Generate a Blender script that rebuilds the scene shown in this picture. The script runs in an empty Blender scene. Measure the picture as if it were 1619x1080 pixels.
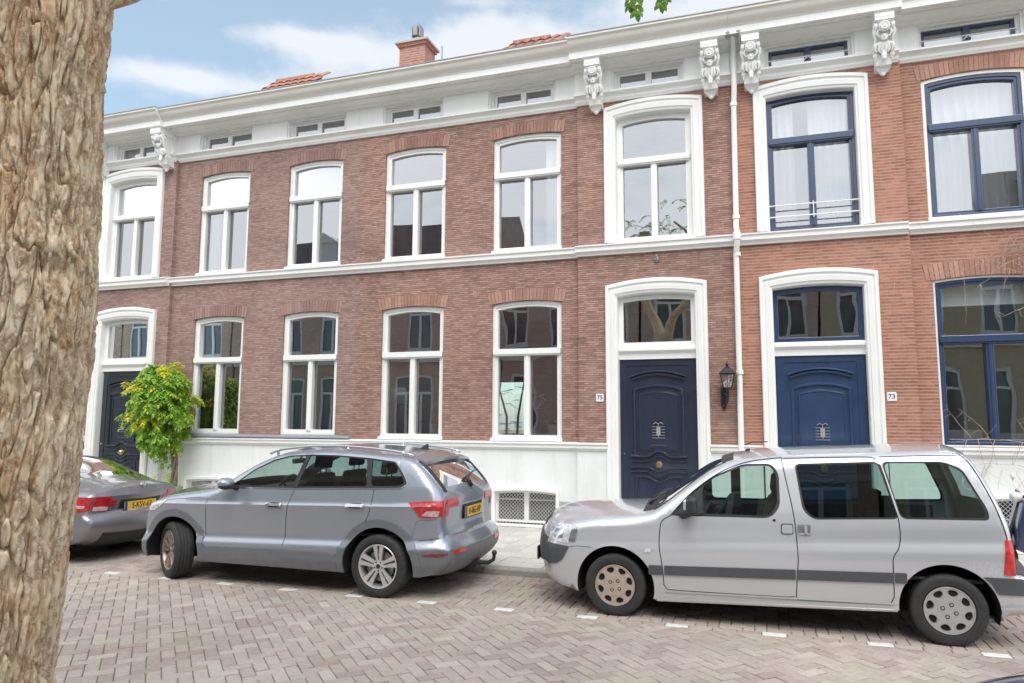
import bpy, bmesh, math, random
import numpy as np
from mathutils import Vector, Matrix, noise
from mathutils.geometry import delaunay_2d_cdt
random.seed(7)
SC = bpy.context.scene
COL = SC.collection
PI = math.pi

# ------------------------------------------------------------------ helpers
class MB:
    """collects geometry for ONE mesh object"""
    def __init__(s): s.v=[]; s.f=[]; s.m=[]
    def add(s, vs, fs, mi=0):
        n=len(s.v); s.v.extend([tuple(p) for p in vs])
        for f in fs: s.f.append(tuple(i+n for i in f)); s.m.append(mi)
    def box(s,x0,x1,y0,y1,z0,z1,mi=0):
        if x0>x1:x0,x1=x1,x0
        if y0>y1:y0,y1=y1,y0
        if z0>z1:z0,z1=z1,z0
        s.add([(x0,y0,z0),(x1,y0,z0),(x1,y1,z0),(x0,y1,z0),(x0,y0,z1),(x1,y0,z1),(x1,y1,z1),(x0,y1,z1)],
              [(0,3,2,1),(4,5,6,7),(0,1,5,4),(1,2,6,5),(2,3,7,6),(3,0,4,7)],mi)
    def extrude_x(s,prof,x0,x1,mi=0):
        """prof: closed list of (y,z)"""
        n=len(prof)
        vs=[(x0,y,z) for y,z in prof]+[(x1,y,z) for y,z in prof]
        fs=[(i,(i+1)%n,(i+1)%n+n,i+n) for i in range(n)]
        fs+= [tuple(range(n-1,-1,-1)),tuple(range(n,2*n))]
        s.add(vs,fs,mi)
    def extrude_y(s,prof,y0,y1,mi=0):
        """prof: closed list of (x,z)"""
        n=len(prof)
        vs=[(x,y0,z) for x,z in prof]+[(x,y1,z) for x,z in prof]
        fs=[(i,(i+1)%n,(i+1)%n+n,i+n) for i in range(n)]
        fs+= [tuple(range(n-1,-1,-1)),tuple(range(n,2*n))]
        s.add(vs,fs,mi)
    def strip_y(s,inner,outer,y0,y1,mi=0):
        """open band between two polylines (x,z) of equal length, solid between y0 (front) and y1"""
        n=len(inner)
        vs=[(x,y0,z) for x,z in inner]+[(x,y0,z) for x,z in outer]+[(x,y1,z) for x,z in inner]+[(x,y1,z) for x,z in outer]
        fs=[]
        for i in range(n-1):
            fs+=[(i,i+1,n+i+1,n+i),(2*n+i,3*n+i,3*n+i+1,2*n+i+1),(i,2*n+i,2*n+i+1,i+1),(n+i,n+i+1,3*n+i+1,3*n+i)]
        fs+=[(0,n,3*n,2*n),(n-1,3*n-1,4*n-1,2*n-1)]
        s.add(vs,fs,mi)
    def tube(s,pts,r,n=8,mi=0,cap=True):
        pts=[Vector(p) for p in pts]
        rs=r if isinstance(r,(list,tuple)) else [r]*len(pts)
        vs=[];prev=None
        for i,p in enumerate(pts):
            t=(pts[min(i+1,len(pts)-1)]-pts[max(i-1,0)])
            if t.length<1e-9: t=Vector((0,0,1))
            t.normalize()
            if prev is None:
                a=Vector((0,0,1)) if abs(t.z)<.9 else Vector((1,0,0))
                u=t.cross(a).normalized()
            else:
                u=(prev-t*prev.dot(t))
                if u.length<1e-6: u=t.orthogonal()
                u.normalize()
            prev=u; w=t.cross(u)
            for k in range(n):
                a=2*PI*k/n; vs.append(p+(u*math.cos(a)+w*math.sin(a))*rs[i])
        fs=[]
        for i in range(len(pts)-1):
            for k in range(n):
                fs.append((i*n+k,i*n+(k+1)%n,(i+1)*n+(k+1)%n,(i+1)*n+k))
        if cap:
            fs+= [tuple(range(n-1,-1,-1)),tuple((len(pts)-1)*n+k for k in range(n))]
        s.add(vs,fs,mi)
    def lathe(s,prof,M,n=48,mi=0,closed=False):
        """prof (r,h) revolved about local Z, placed with matrix M"""
        vs=[];fs=[];m=len(prof)
        for k in range(n):
            a=2*PI*k/n; c,si=math.cos(a),math.sin(a)
            for r,h in prof: vs.append(M@Vector((r*c,r*si,h)))
        for k in range(n):
            k2=(k+1)%n
            for j in range(m-1 if not closed else m):
                j2=(j+1)%m
                fs.append((k*m+j,k2*m+j,k2*m+j2,k*m+j2))
        s.add(vs,fs,mi)
    def ball(s,c,r,n=12,mi=0,M=None):
        rx,ry,rz=r if isinstance(r,(tuple,list)) else (r,r,r)
        vs=[];fs=[];h=n//2+1
        for j in range(h+1):
            t=PI*j/h
            for k in range(n):
                a=2*PI*k/n
                p=Vector((rx*math.sin(t)*math.cos(a),ry*math.sin(t)*math.sin(a),rz*math.cos(t)))
                if M: p=M@p
                vs.append(p+Vector(c))
        for j in range(h):
            for k in range(n):
                fs.append((j*n+k,(j+1)*n+k,(j+1)*n+(k+1)%n,j*n+(k+1)%n))
        s.add(vs,fs,mi)
    def build(s,name,mats,parent=None,smooth=False,bevel=0,weld=False,seg=2,fixn=True,angle=None):
        me=bpy.data.meshes.new(name)
        me.from_pydata(s.v,[],s.f)
        if not isinstance(mats,(list,tuple)): mats=[mats]
        for m in mats: me.materials.append(m)
        me.polygons.foreach_set('material_index',s.m)
        if weld or fixn:
            bm=bmesh.new(); bm.from_mesh(me)
            if weld: bmesh.ops.remove_doubles(bm,verts=bm.verts,dist=0.0004)
            if fixn: bmesh.ops.recalc_face_normals(bm,faces=bm.faces)
            bm.to_mesh(me); bm.free()
        if smooth:
            if angle: me.shade_smooth(); me.set_sharp_from_angle(angle=math.radians(angle))
            else: me.shade_smooth()
        me.update()
        o=bpy.data.objects.new(name,me); COL.objects.link(o)
        if bevel:
            b=o.modifiers.new('bevel','BEVEL'); b.width=bevel; b.segments=seg; b.limit_method='ANGLE'; b.angle_limit=math.radians(40)
            b.harden_normals=False
        attach(o,parent)
        return o
def attach(o,parent):
    if parent is not None:
        o.parent=parent
        if parent.type=='EMPTY' and parent.parent is None:
            o.matrix_parent_inverse=Matrix.Translation(parent.location).inverted()
def thing(name,label,cat,loc=(0,0,0),group=None):
    o=bpy.data.objects.new(name,None); COL.objects.link(o); o.location=loc; o.empty_display_size=.2
    o['label']=label;o['category']=cat
    if group:o['group']=group
    return o
def tag(o,label,cat,group=None):
    o['label']=label;o['category']=cat
    if group:o['group']=group
    return o
def struct(o,label=None): 
    o['kind']='structure'
    if label:o['label']=label
    return o

def inside(p,poly):
    x,y=p; r=False; j=len(poly)-1
    for i in range(len(poly)):
        xi,yi=poly[i];xj,yj=poly[j]
        if (yi>y)!=(yj>y) and x<(xj-xi)*(y-yi)/(yj-yi)+xi: r=not r
        j=i
    return r
def cdt(outline,holes=(),pts=()):
    vs=[Vector(p) for p in outline]; ed=[(i,(i+1)%len(outline)) for i in range(len(outline))]
    for h in holes:
        n=len(vs); vs+=[Vector(p) for p in h]; ed+=[(n+i,n+(i+1)%len(h)) for i in range(len(h))]
    vs+=[Vector(p) for p in pts]
    ov,oe,of,_,_,_=delaunay_2d_cdt(vs,ed,[],0,1e-5)
    fs=[]
    for f in of:
        c=((ov[f[0]].x+ov[f[1]].x+ov[f[2]].x)/3,(ov[f[0]].y+ov[f[1]].y+ov[f[2]].y)/3)
        q0,q1,q2=ov[f[0]],ov[f[1]],ov[f[2]]
        e=max((q1-q0).length,(q2-q1).length,(q0-q2).length)
        if abs((q1-q0).cross(q2-q0))<e*2e-4: continue          # needle on a straight border: no area, wrecks the normals
        if inside(c,outline) and not any(inside(c,h) for h in holes): fs.append(tuple(f))
    return [(v.x,v.y) for v in ov],fs
def archpoly(x0,x1,z0,z1,rise,n=14):
    """closed opening, spring height z1, crown z1+rise; bottom left first, clockwise seen from -y"""
    p=[(x0,z0)]
    for i in range(n+1):
        t=i/n; x=x0+(x1-x0)*t; p.append((x,z1+rise*(1-(2*t-1)**2)))
    p.append((x1,z0))
    return p
def insetpoly(x0,x1,z0,z1,rise,d,db=None,n=14):
    db=d if db is None else db
    return archpoly(x0+d,x1-d,z0+db,z1-d,rise,n)
def ringmesh(mb,outer,inner,y0,y1,mi=0,back=True):
    """closed frame between 2 closed polys of equal count, front y0 back y1"""
    n=len(outer)
    vs=[(x,y0,z) for x,z in outer]+[(x,y0,z) for x,z in inner]+[(x,y1,z) for x,z in outer]+[(x,y1,z) for x,z in inner]
    fs=[]
    for i in range(n):
        j=(i+1)%n
        fs+=[(i,j,n+j,n+i),(i,2*n+i,2*n+j,j),(n+i,n+j,3*n+j,3*n+i)]
        if back: fs.append((2*n+i,3*n+i,3*n+j,2*n+j))
    mb.add(vs,fs,mi)
def wallpanel(mb,x0,x1,z0,z1,holes,y,thick,mi=0,notch=()):
    out=[(x0,z0)]+list(notch)+[(x1,z0),(x1,z1),(x0,z1)]
    vs,fs=cdt(out,holes)
    mb.add([(a,y,b) for a,b in vs],fs,mi)
    mb.add([(a,y+thick,b) for a,b in vs],[f[::-1] for f in fs],mi)
    for poly in [out]+list(holes):
        n=len(poly)
        mb.add([(a,y,b) for a,b in poly]+[(a,y+thick,b) for a,b in poly],[(i,(i+1)%n,(i+1)%n+n,i+n) for i in range(n)],mi)
def catmull(P,step=.03,closed=False):
    out=[]
    n=len(P)
    for i in range(n-1):
        p0=P[max(i-1,0)];p1=P[i];p2=P[i+1];p3=P[min(i+2,n-1)]
        d=math.dist(p1,p2);k=max(1,int(d/step))
        for j in range(k):
            t=j/k
            out.append(tuple(.5*((2*b)+(-a+c)*t+(2*a-5*b+4*c-e)*t*t+(-a+3*b-3*c+e)*t**3) for a,b,c,e in zip(p0,p1,p2,p3)))
    out.append(tuple(P[-1]))
    return out
def chaikin(P,k=2,cut=.25):
    for _ in range(k):
        Q=[]
        for i in range(len(P)):
            a=P[i];b=P[(i+1)%len(P)]
            Q.append(tuple(u*(1-cut)+v*cut for u,v in zip(a,b)));Q.append(tuple(u*cut+v*(1-cut) for u,v in zip(a,b)))
        P=Q
    return P
def densify(P,step,closed=True):
    out=[];n=len(P)
    for i in range(n if closed else n-1):
        a=P[i];b=P[(i+1)%n];k=max(1,int(math.dist(a,b)/step))
        for j in range(k): out.append(tuple(u+(v-u)*j/k for u,v in zip(a,b)))
    if not closed: out.append(P[-1])
    return out
def roundcorners(P,r,n=5):
    out=[];m=len(P)
    for i in range(m):
        p=Vector(P[i]);a=(Vector(P[i-1])-p);b=(Vector(P[(i+1)%m])-p)
        rr=min(r,a.length*.45,b.length*.45)
        A=p+a.normalized()*rr;B=p+b.normalized()*rr
        for k in range(n+1):
            t=k/n; q=A*(1-t)**2+p*2*t*(1-t)+B*t*t; out.append((q.x,q.y))
    return out
def text_mb(mb,txt,size,M,ext=.002,mi=0,font_shear=0,align='CENTER',sx=1.0):
    cu=bpy.data.curves.new('t','FONT'); cu.body=txt; cu.size=size; cu.extrude=ext; cu.align_x=align; cu.align_y='CENTER'; cu.resolution_u=3
    o=bpy.data.objects.new('t',cu); COL.objects.link(o)
    dg=bpy.context.evaluated_depsgraph_get(); dg.update()
    me=bpy.data.meshes.new_from_object(o.evaluated_get(dg))
    S=Matrix.Diagonal((sx,1,1,1))
    mb.add([M@(S@v.co) for v in me.vertices],[tuple(p.vertices) for p in me.polygons],mi)
    bpy.data.objects.remove(o); bpy.data.curves.remove(cu); bpy.data.meshes.remove(me)

# ------------------------------------------------------------------ materials
def nodes(name):
    m=bpy.data.materials.new(name); m.use_nodes=True; nt=m.node_tree
    b=nt.nodes['Principled BSDF']; return m,nt,b
def N(nt,t,**k):
    n=nt.nodes.new(t)
    for a,v in k.items():
        if a.startswith('i_'):
            key=a[2:]; key=int(key) if key.isdigit() else key.replace('_',' ')
            n.inputs[key].default_value=v
        else: setattr(n,a,v)
    return n
def L(nt,a,ao,b,bi): nt.links.new(a.outputs[ao],b.inputs[bi])
def ramp(nt,stops):
    r=nt.nodes.new('ShaderNodeValToRGB'); e=r.color_ramp.elements
    while len(e)<len(stops): e.new(.5)
    for q,(p,c) in zip(e,stops): q.position=p; q.color=(*c,1) if len(c)==3 else c
    return r
def mixc(nt,mode='MIX',fac=None):
    n=nt.nodes.new('ShaderNodeMix'); n.data_type='RGBA'; n.blend_type=mode
    if fac is not None:n.inputs[0].default_value=fac
    return n
def P(name,col,rough=.5,metal=0,coat=0,var=.12,scale=6,bump=0,bscale=60,spec=.5,stain=0,coatr=.03,streak=0):
    m,nt,b=nodes(name)
    b.inputs['Roughness'].default_value=rough;b.inputs['Metallic'].default_value=metal
    b.inputs['Coat Weight'].default_value=coat;b.inputs['Coat Roughness'].default_value=coatr
    b.inputs['Specular IOR Level'].default_value=spec
    tc=N(nt,'ShaderNodeTexCoord')
    n=N(nt,'ShaderNodeTexNoise',i_Scale=scale,i_Detail=5.0,i_Roughness=.6);L(nt,tc,'Object',n,'Vector')
    r=ramp(nt,[(.3,[c*(1-var) for c in col]),(.7,[min(1,c*(1+var)) for c in col])]);L(nt,n,0,r,0)
    last=r
    if stain:
        n2=N(nt,'ShaderNodeTexNoise',i_Scale=2.2,i_Detail=8.0,i_Roughness=.7);L(nt,tc,'Object',n2,'Vector')
        r2=ramp(nt,[(.5,(0,0,0)),(.75,(stain,stain,stain))]);L(nt,n2,0,r2,0)
        mx=mixc(nt);L(nt,r2,0,mx,0);L(nt,r,0,mx,6);mx.inputs[7].default_value=(col[0]*.62,col[1]*.58,col[2]*.5,1);last=mx
        if streak:
            mps=N(nt,'ShaderNodeMapping');mps.inputs['Scale'].default_value=(7,7,.55);L(nt,tc,'Object',mps,0)
            ns=N(nt,'ShaderNodeTexNoise',i_Scale=1.0,i_Detail=7.0,i_Roughness=.72);L(nt,mps,0,ns,'Vector')
            rs=ramp(nt,[(.50,(0,0,0)),(.72,(streak,streak,streak))]);L(nt,ns,0,rs,0)
            m2=mixc(nt);L(nt,rs,0,m2,0);nt.links.new(mx.outputs[2],m2.inputs[6]);m2.inputs[7].default_value=(col[0]*.68,col[1]*.66,col[2]*.60,1);mx=m2
        nt.links.new(mx.outputs[2],b.inputs['Base Color'])
    else: L(nt,r,0,b,'Base Color')
    if bump:
        n3=N(nt,'ShaderNodeTexNoise',i_Scale=bscale,i_Detail=4.0);L(nt,tc,'Object',n3,'Vector')
        bu=N(nt,'ShaderNodeBump',i_Strength=bump,i_Distance=.01);L(nt,n3,0,bu,'Height');L(nt,bu,0,b,'Normal')
    if rough>.15 and not metal:
        n4=N(nt,'ShaderNodeTexNoise',i_Scale=scale*3,i_Detail=3.0);L(nt,tc,'Object',n4,'Vector')
        mr=N(nt,'ShaderNodeMapRange');mr.inputs['To Min'].default_value=rough*.85;mr.inputs['To Max'].default_value=min(1,rough*1.15)
        L(nt,n4,0,mr,0);L(nt,mr,0,b,'Roughness')
    return m
def brickmat(name,c1,c2,mortar,msize=.006,pale=.25,rowh=.052,bw=.205,dark=None,seed=0,bump=.5,head=.55,bed=.9,bedw=.17):
    m,nt,b=nodes(name)
    tc=N(nt,'ShaderNodeTexCoord');sp=N(nt,'ShaderNodeSeparateXYZ');L(nt,tc,'Object',sp,0)
    ad=N(nt,'ShaderNodeMath',operation='ADD');L(nt,sp,0,ad,0);L(nt,sp,1,ad,1)
    cb=N(nt,'ShaderNodeCombineXYZ');L(nt,ad,0,cb,0);L(nt,sp,2,cb,1)
    nd=N(nt,'ShaderNodeTexNoise',i_Scale=9.0,i_Detail=2.0);L(nt,tc,'Object',nd,'Vector')
    sc=N(nt,'ShaderNodeVectorMath',operation='SCALE');sc.inputs[3].default_value=.006
    L(nt,nd,1,sc,0)
    av=N(nt,'ShaderNodeVectorMath',operation='ADD');L(nt,cb,0,av,0);L(nt,sc,0,av,1)
    br=N(nt,'ShaderNodeTexBrick',i_Scale=1.0)
    br.inputs['Mortar Size'].default_value=msize;br.inputs['Mortar Smooth'].default_value=.35
    br.inputs['Brick Width'].default_value=bw;br.inputs['Row Height'].default_value=rowh
    br.inputs['Bias'].default_value=0;br.offset=.5;br.offset_frequency=2;br.squash=.5;br.squash_frequency=2
    br.inputs['Color1'].default_value=(*c1,1);br.inputs['Color2'].default_value=(*c2,1);br.inputs['Mortar'].default_value=(*[a*head+(b+c)/2*(1-head) for a,b,c in zip(mortar,c1,c2)],1)
    L(nt,av,0,br,'Vector')
    # tonal drift over the wall (weathering of the brick itself)
    n1=N(nt,'ShaderNodeTexNoise',i_Scale=.55+seed*.05,i_Detail=6.0,i_Roughness=.62);L(nt,tc,'Object',n1,'Vector')
    r1=ramp(nt,[(.32,(.80,.78,.78)),(.5,(1,1,1)),(.72,(1.18,1.15,1.13))]);L(nt,n1,0,r1,0)
    m1=mixc(nt,'MULTIPLY',1);L(nt,br,0,m1,6);L(nt,r1,0,m1,7)
    # bed joints: row line from the height, broken up by noise
    sv=N(nt,'ShaderNodeSeparateXYZ');L(nt,av,0,sv,0)
    dv=N(nt,'ShaderNodeMath',operation='DIVIDE');L(nt,sv,1,dv,0);dv.inputs[1].default_value=rowh
    pp=N(nt,'ShaderNodeMath',operation='PINGPONG');L(nt,dv,0,pp,0);pp.inputs[1].default_value=.5
    nb=N(nt,'ShaderNodeTexNoise',i_Scale=14.0,i_Detail=3.0);L(nt,tc,'Object',nb,'Vector')
    na=N(nt,'ShaderNodeMath',operation='MULTIPLY_ADD');L(nt,nb,0,na,0);na.inputs[1].default_value=-.22;L(nt,pp,0,na,2)
    bm_=N(nt,'ShaderNodeMapRange',interpolation_type='SMOOTHSTEP');L(nt,na,0,bm_,0);bm_.inputs['From Min'].default_value=bedw-.11-.07;bm_.inputs['From Max'].default_value=bedw-.11+.05;bm_.inputs['To Min'].default_value=bed;bm_.inputs['To Max'].default_value=0
    # per brick extra variation: stretched noise
    mp=N(nt,'ShaderNodeMapping');mp.inputs['Scale'].default_value=(4.7,4.7,17.4);L(nt,tc,'Object',mp,0)
    n2=N(nt,'ShaderNodeTexNoise',i_Scale=1.3,i_Detail=2.0,i_Roughness=.8);L(nt,mp,0,n2,'Vector')
    r2=ramp(nt,[(.25,(.66,.62,.66)),(.5,(1,1,1)),(.75,(1.28,1.2,1.12))]);L(nt,n2,0,r2,0)
    m2=mixc(nt,'MULTIPLY',.85);nt.links.new(m1.outputs[2],m2.inputs[6]);L(nt,r2,0,m2,7)
    # pale efflorescence
    n3=N(nt,'ShaderNodeTexNoise',i_Scale=1.7,i_Detail=9.0,i_Roughness=.75);L(nt,tc,'Object',n3,'Vector')
    r3=ramp(nt,[(.5,(0,0,0)),(.8,(pale,pale,pale))]);L(nt,n3,0,r3,0)
    m3=mixc(nt);L(nt,r3,0,m3,0);nt.links.new(m2.outputs[2],m3.inputs[6]);m3.inputs[7].default_value=(.55,.47,.43,1)
    m4=mixc(nt);L(nt,bm_,0,m4,0);nt.links.new(m3.outputs[2],m4.inputs[6]);m4.inputs[7].default_value=(*mortar,1)
    nt.links.new(m4.outputs[2],b.inputs['Base Color'])
    b.inputs['Roughness'].default_value=.88
    iv=N(nt,'ShaderNodeMath',operation='MULTIPLY_ADD');L(nt,br,1,iv,0);iv.inputs[1].default_value=-1;iv.inputs[2].default_value=1
    n4=N(nt,'ShaderNodeTexNoise',i_Scale=70.0,i_Detail=3.0);L(nt,tc,'Object',n4,'Vector')
    ad2=N(nt,'ShaderNodeMath',operation='MULTIPLY_ADD');L(nt,n4,0,ad2,0);ad2.inputs[1].default_value=.4;L(nt,iv,0,ad2,2)
    bu=N(nt,'ShaderNodeBump',i_Strength=bump,i_Distance=.008);L(nt,ad2,0,bu,'Height');L(nt,bu,0,b,'Normal')
    return m
def glassmat(name,tint=(1,1,1),base=.12,ior=1.5,wav=.35,wscale=1.6,rough=0,tintg=(1,1,1)):
    m,nt,b=nodes(name);nt.nodes.remove(b);out=nt.nodes['Material Output']
    tr=N(nt,'ShaderNodeBsdfTransparent');tr.inputs[0].default_value=(*tint,1)
    gl=N(nt,'ShaderNodeBsdfGlossy');gl.inputs['Roughness'].default_value=rough;gl.inputs[0].default_value=(*tintg,1)
    fr=N(nt,'ShaderNodeFresnel');fr.inputs[0].default_value=ior
    ad=N(nt,'ShaderNodeMath',operation='ADD');L(nt,fr,0,ad,0);ad.inputs[1].default_value=base;ad.use_clamp=True
    mx=N(nt,'ShaderNodeMixShader');L(nt,ad,0,mx,0);L(nt,tr,0,mx,1);L(nt,gl,0,mx,2);L(nt,mx,0,out,0)
    if wav:
        tc=N(nt,'ShaderNodeTexCoord');n=N(nt,'ShaderNodeTexNoise',i_Scale=wscale,i_Detail=1.0);L(nt,tc,'Object',n,'Vector')
        bu=N(nt,'ShaderNodeBump',i_Strength=wav,i_Distance=.02);L(nt,n,0,bu,'Height');L(nt,bu,0,gl,'Normal')
    return m
def leafmat(name,c1,c2,c3):
    m,nt,b=nodes(name)
    g=N(nt,'ShaderNodeNewGeometry')
    r=ramp(nt,[(0,c1),(.5,c2),(1,c3)]);L(nt,g,'Random Per Island',r,0);L(nt,r,0,b,'Base Color')
    b.inputs['Roughness'].default_value=.55
    out=nt.nodes['Material Output'];t=N(nt,'ShaderNodeBsdfTranslucent');L(nt,r,0,t,0)
    mx=N(nt,'ShaderNodeMixShader');mx.inputs[0].default_value=.4;L(nt,b,0,mx,1);L(nt,t,0,mx,2);L(nt,mx,0,out,0)
    return m
def islandmat(name,stops,rough=.8,bump=.4,bscale=90,grime=None,gscale=.6):
    m,nt,b=nodes(name)
    g=N(nt,'ShaderNodeNewGeometry');r=ramp(nt,stops);L(nt,g,'Random Per Island',r,0)
    tc=N(nt,'ShaderNodeTexCoord')
    n=N(nt,'ShaderNodeTexNoise',i_Scale=25.0,i_Detail=6.0,i_Roughness=.7);L(nt,tc,'Object',n,'Vector')
    r2=ramp(nt,[(.3,(.82,.82,.82)),(.7,(1.12,1.12,1.12))]);L(nt,n,0,r2,0)
    mx=mixc(nt,'MULTIPLY',1);L(nt,r,0,mx,6);L(nt,r2,0,mx,7)
    n5=N(nt,'ShaderNodeTexNoise',i_Scale=gscale,i_Detail=6.0,i_Roughness=.65);L(nt,tc,'Object',n5,'Vector')
    r5=ramp(nt,[(.35,(.86,.85,.86)),(.6,(1.06,1.05,1.03))]);L(nt,n5,0,r5,0)
    mx2=mixc(nt,'MULTIPLY',1);nt.links.new(mx.outputs[2],mx2.inputs[6]);L(nt,r5,0,mx2,7)
    if grime:
        n6=N(nt,'ShaderNodeTexNoise',i_Scale=1.3,i_Detail=8.0,i_Roughness=.72);L(nt,tc,'Object',n6,'Vector')
        r6=ramp(nt,[(.50,(0,0,0)),(.72,(.55,.55,.55))]);L(nt,n6,0,r6,0);mx3=mixc(nt);L(nt,r6,0,mx3,0);nt.links.new(mx2.outputs[2],mx3.inputs[6]);mx3.inputs[7].default_value=(*grime,1);mx2=mx3
    nt.links.new(mx2.outputs[2],b.inputs['Base Color']);b.inputs['Roughness'].default_value=rough
    n3=N(nt,'ShaderNodeTexNoise',i_Scale=bscale,i_Detail=5.0);L(nt,tc,'Object',n3,'Vector')
    bu=N(nt,'ShaderNodeBump',i_Strength=bump,i_Distance=.004);L(nt,n3,0,bu,'Height');L(nt,bu,0,b,'Normal')
    return m

M={}
M['white']=P('white_paint',(.84,.845,.835),.42,var=.03,scale=2,streak=.15,stain=.10,bump=.08,bscale=25)
M['whitewall']=P('white_render',(.79,.81,.82),.6,var=.04,scale=1.5,streak=.30,stain=.18,bump=.15,bscale=30)
M['cream']=P('cream_paint',(.74,.72,.67),.5,var=.04,scale=2,stain=.2,bump=.08,bscale=20)
M['gutterlead']=P('gutter_lead',(.30,.31,.32),.5,var=.1)
M['granite']=P('granite_plinth',(.40,.41,.41),.75,var=.22,scale=40,bump=.2,bscale=120,stain=.3)
M['slate']=P('slate_sill',(.30,.33,.38),.5,var=.1,scale=12)
M['bluepaint']=P('blue_paint',(.030,.055,.125),.22,coat=.6,var=.12,scale=3,coatr=.1)
M['bluedoor']=P('blue_door_paint',(.024,.052,.120),.22,coat=.7,var=.16,scale=3,coatr=.1)
M['navydoor']=P('navy_door_paint',(.022,.030,.058),.18,coat=.8,var=.15,scale=3,coatr=.08)
M['blackdoor']=P('dark_door_paint',(.02,.028,.042),.22,coat=.7,var=.15,scale=3,coatr=.1)
M['brickL']=brickmat('brick_left',(.255,.165,.145),(.385,.262,.232),(.19,.13,.115),.004,seed=1,pale=.18,rowh=.036,bw=.17,head=.35,bed=.45,bedw=.16)
M['brickC']=brickmat('brick_centre',(.27,.158,.128),(.445,.275,.222),(.15,.092,.078),.004,seed=2,pale=.26,rowh=.036,bw=.17,bump=.6,head=.4,bed=.58,bedw=.17)
M['brickR']=brickmat('brick_right',(.285,.125,.088),(.425,.205,.145),(.50,.32,.25),.005,seed=3,pale=.25,rowh=.049,bw=.2,bump=.6,head=.3,bed=.72,bedw=.21)
M['brickChim']=brickmat('chimney_brick',(.30,.145,.115),(.44,.235,.19),(.45,.33,.28),.006,seed=5,pale=.3,rowh=.06,bw=.2)
M['archL']=islandmat('arch_brick_left',[(0,(.27,.165,.145)),(1,(.38,.245,.215))],.85,.5)
M['archC']=islandmat('arch_brick_centre',[(0,(.30,.165,.13)),(1,(.44,.265,.21))],.85,.5)
M['archR']=islandmat('arch_brick_right',[(0,(.36,.19,.145)),(1,(.50,.29,.23))],.85,.5)
M['glass']=glassmat('window_glass',(.93,.95,.95),.34,1.5,.10,.9,tintg=(.88,.9,.93))
M['oldglass']=glassmat('old_window_glass',(.93,.95,.95),.28,1.5,.16,1.6,tintg=(.88,.9,.93))
M['bglass']=glassmat('basement_glass',(.5,.52,.52),.12,1.5,.2,2)
M['carglass']=glassmat('car_glass',(.68,.80,.76),.03,1.5,0)
M['darkcarglass']=glassmat('tinted_car_glass',(.36,.48,.46),.02,1.5,0)
M['rearglass']=glassmat('dark_rear_glass',(.16,.22,.21),0,1.28,0)
M['curtain']=P('white_curtain',(.72,.74,.74),.9,var=.03)
M['blind']=P('white_blind',(.56,.60,.63),.8,var=.02)
M['interior']=P('interior_wall',(.36,.31,.27),.9,var=.1,scale=1)
M['redwall']=P('red_interior_wall',(.52,.15,.10),.8,var=.1,scale=1)
M['ceiling']=P('interior_ceiling',(.78,.76,.72),.9,var=.05)
M['woodfloor']=P('wood_floor',(.16,.08,.04),.4,var=.2,scale=5)
M['wood']=P('brown_wood',(.23,.11,.05),.5,var=.3,scale=8)
M['tile']=islandmat('clay_roof_tile',[(0,(.34,.15,.11)),(.6,(.43,.21,.16)),(1,(.30,.15,.12))],.8,.3)
M['black']=P('black_metal',(.015,.016,.018),.4,var=.1)
M['grey']=P('grey_metal',(.30,.31,.32),.4,metal=.8,var=.1)
M['brass']=P('brass',(.62,.52,.30),.25,metal=1,var=.1,scale=20)
M['chrome']=P('chrome',(.75,.76,.78),.12,metal=1,var=.03)
M['lampglass']=glassmat('lantern_glass',(.92,.92,.9),.15,1.5,.2,8)
M['frost']=P('frosted_bulb',(.8,.8,.76),.5,var=.03)
M['enamel']=P('white_enamel',(.82,.82,.84),.2,coat=.5,var=.02)
M['blackback']=P('basement_shade_colour',(.03,.03,.03),.9,var=.2)
M['print']=P('dark_print',(.02,.02,.03),.5,var=.05)
# ------------------------------------------------------------------ ground
KERB=-3.38; PZ=.08
def clip(poly,a,b,c):      # keep a*x+b*y<=c
    out=[]
    for i in range(len(poly)):
        p=poly[i];q=poly[(i+1)%len(poly)]
        dp=a*p[0]+b*p[1]-c;dq=a*q[0]+b*q[1]-c
        if dp<=0: out.append(p)
        if (dp<0<dq) or (dq<0<dp):
            t=dp/(dp-dq);out.append((p[0]+(q[0]-p[0])*t,p[1]+(q[1]-p[1])*t))
    return out
def brickprism(mb,poly,z,gap=.0035,bev=.006,deep=.02,mi=0):
    n=len(poly)
    if n<3: return
    A=sum(poly[i][0]*poly[(i+1)%n][1]-poly[(i+1)%n][0]*poly[i][1] for i in range(n))/2
    if abs(A)<.0015: return
    if A<0: poly=poly[::-1]
    cx=sum(p[0] for p in poly)/n;cy=sum(p[1] for p in poly)/n
    def ins(d):
        r=[]
        for i in range(n):
            p0=Vector(poly[i-1]);p1=Vector(poly[i]);p2=Vector(poly[(i+1)%n])
            e1=(p1-p0);e2=(p2-p1)
            if e1.length<1e-6 or e2.length<1e-6: r.append(tuple(p1));continue
            e1.normalize();e2.normalize()
            n1=Vector((-e1.y,e1.x));n2=Vector((-e2.y,e2.x));b=n1+n2
            k=b.dot(n1)
            q=p1+b*(d/k if k>.3 else d)
            r.append((q.x,q.y))
        return r
    a=ins(gap);b=ins(gap+bev)
    tx=random.uniform(-.0025,.0025);ty=random.uniform(-.0025,.0025)
    f=lambda q,h:(q[0],q[1],h+(q[0]-cx)*tx*10+(q[1]-cy)*ty*10)
    vs=[f(q,z) for q in b]+[f(q,z-.004) for q in a]+[(q[0],q[1],z-deep) for q in a]
    fs=[tuple(range(n))]
    for i in range(n):
        j=(i+1)%n; fs+=[(n+i,n+j,j,i),(2*n+i,2*n+j,n+j,n+i)]
    mb.add(vs,fs,mi)
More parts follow.
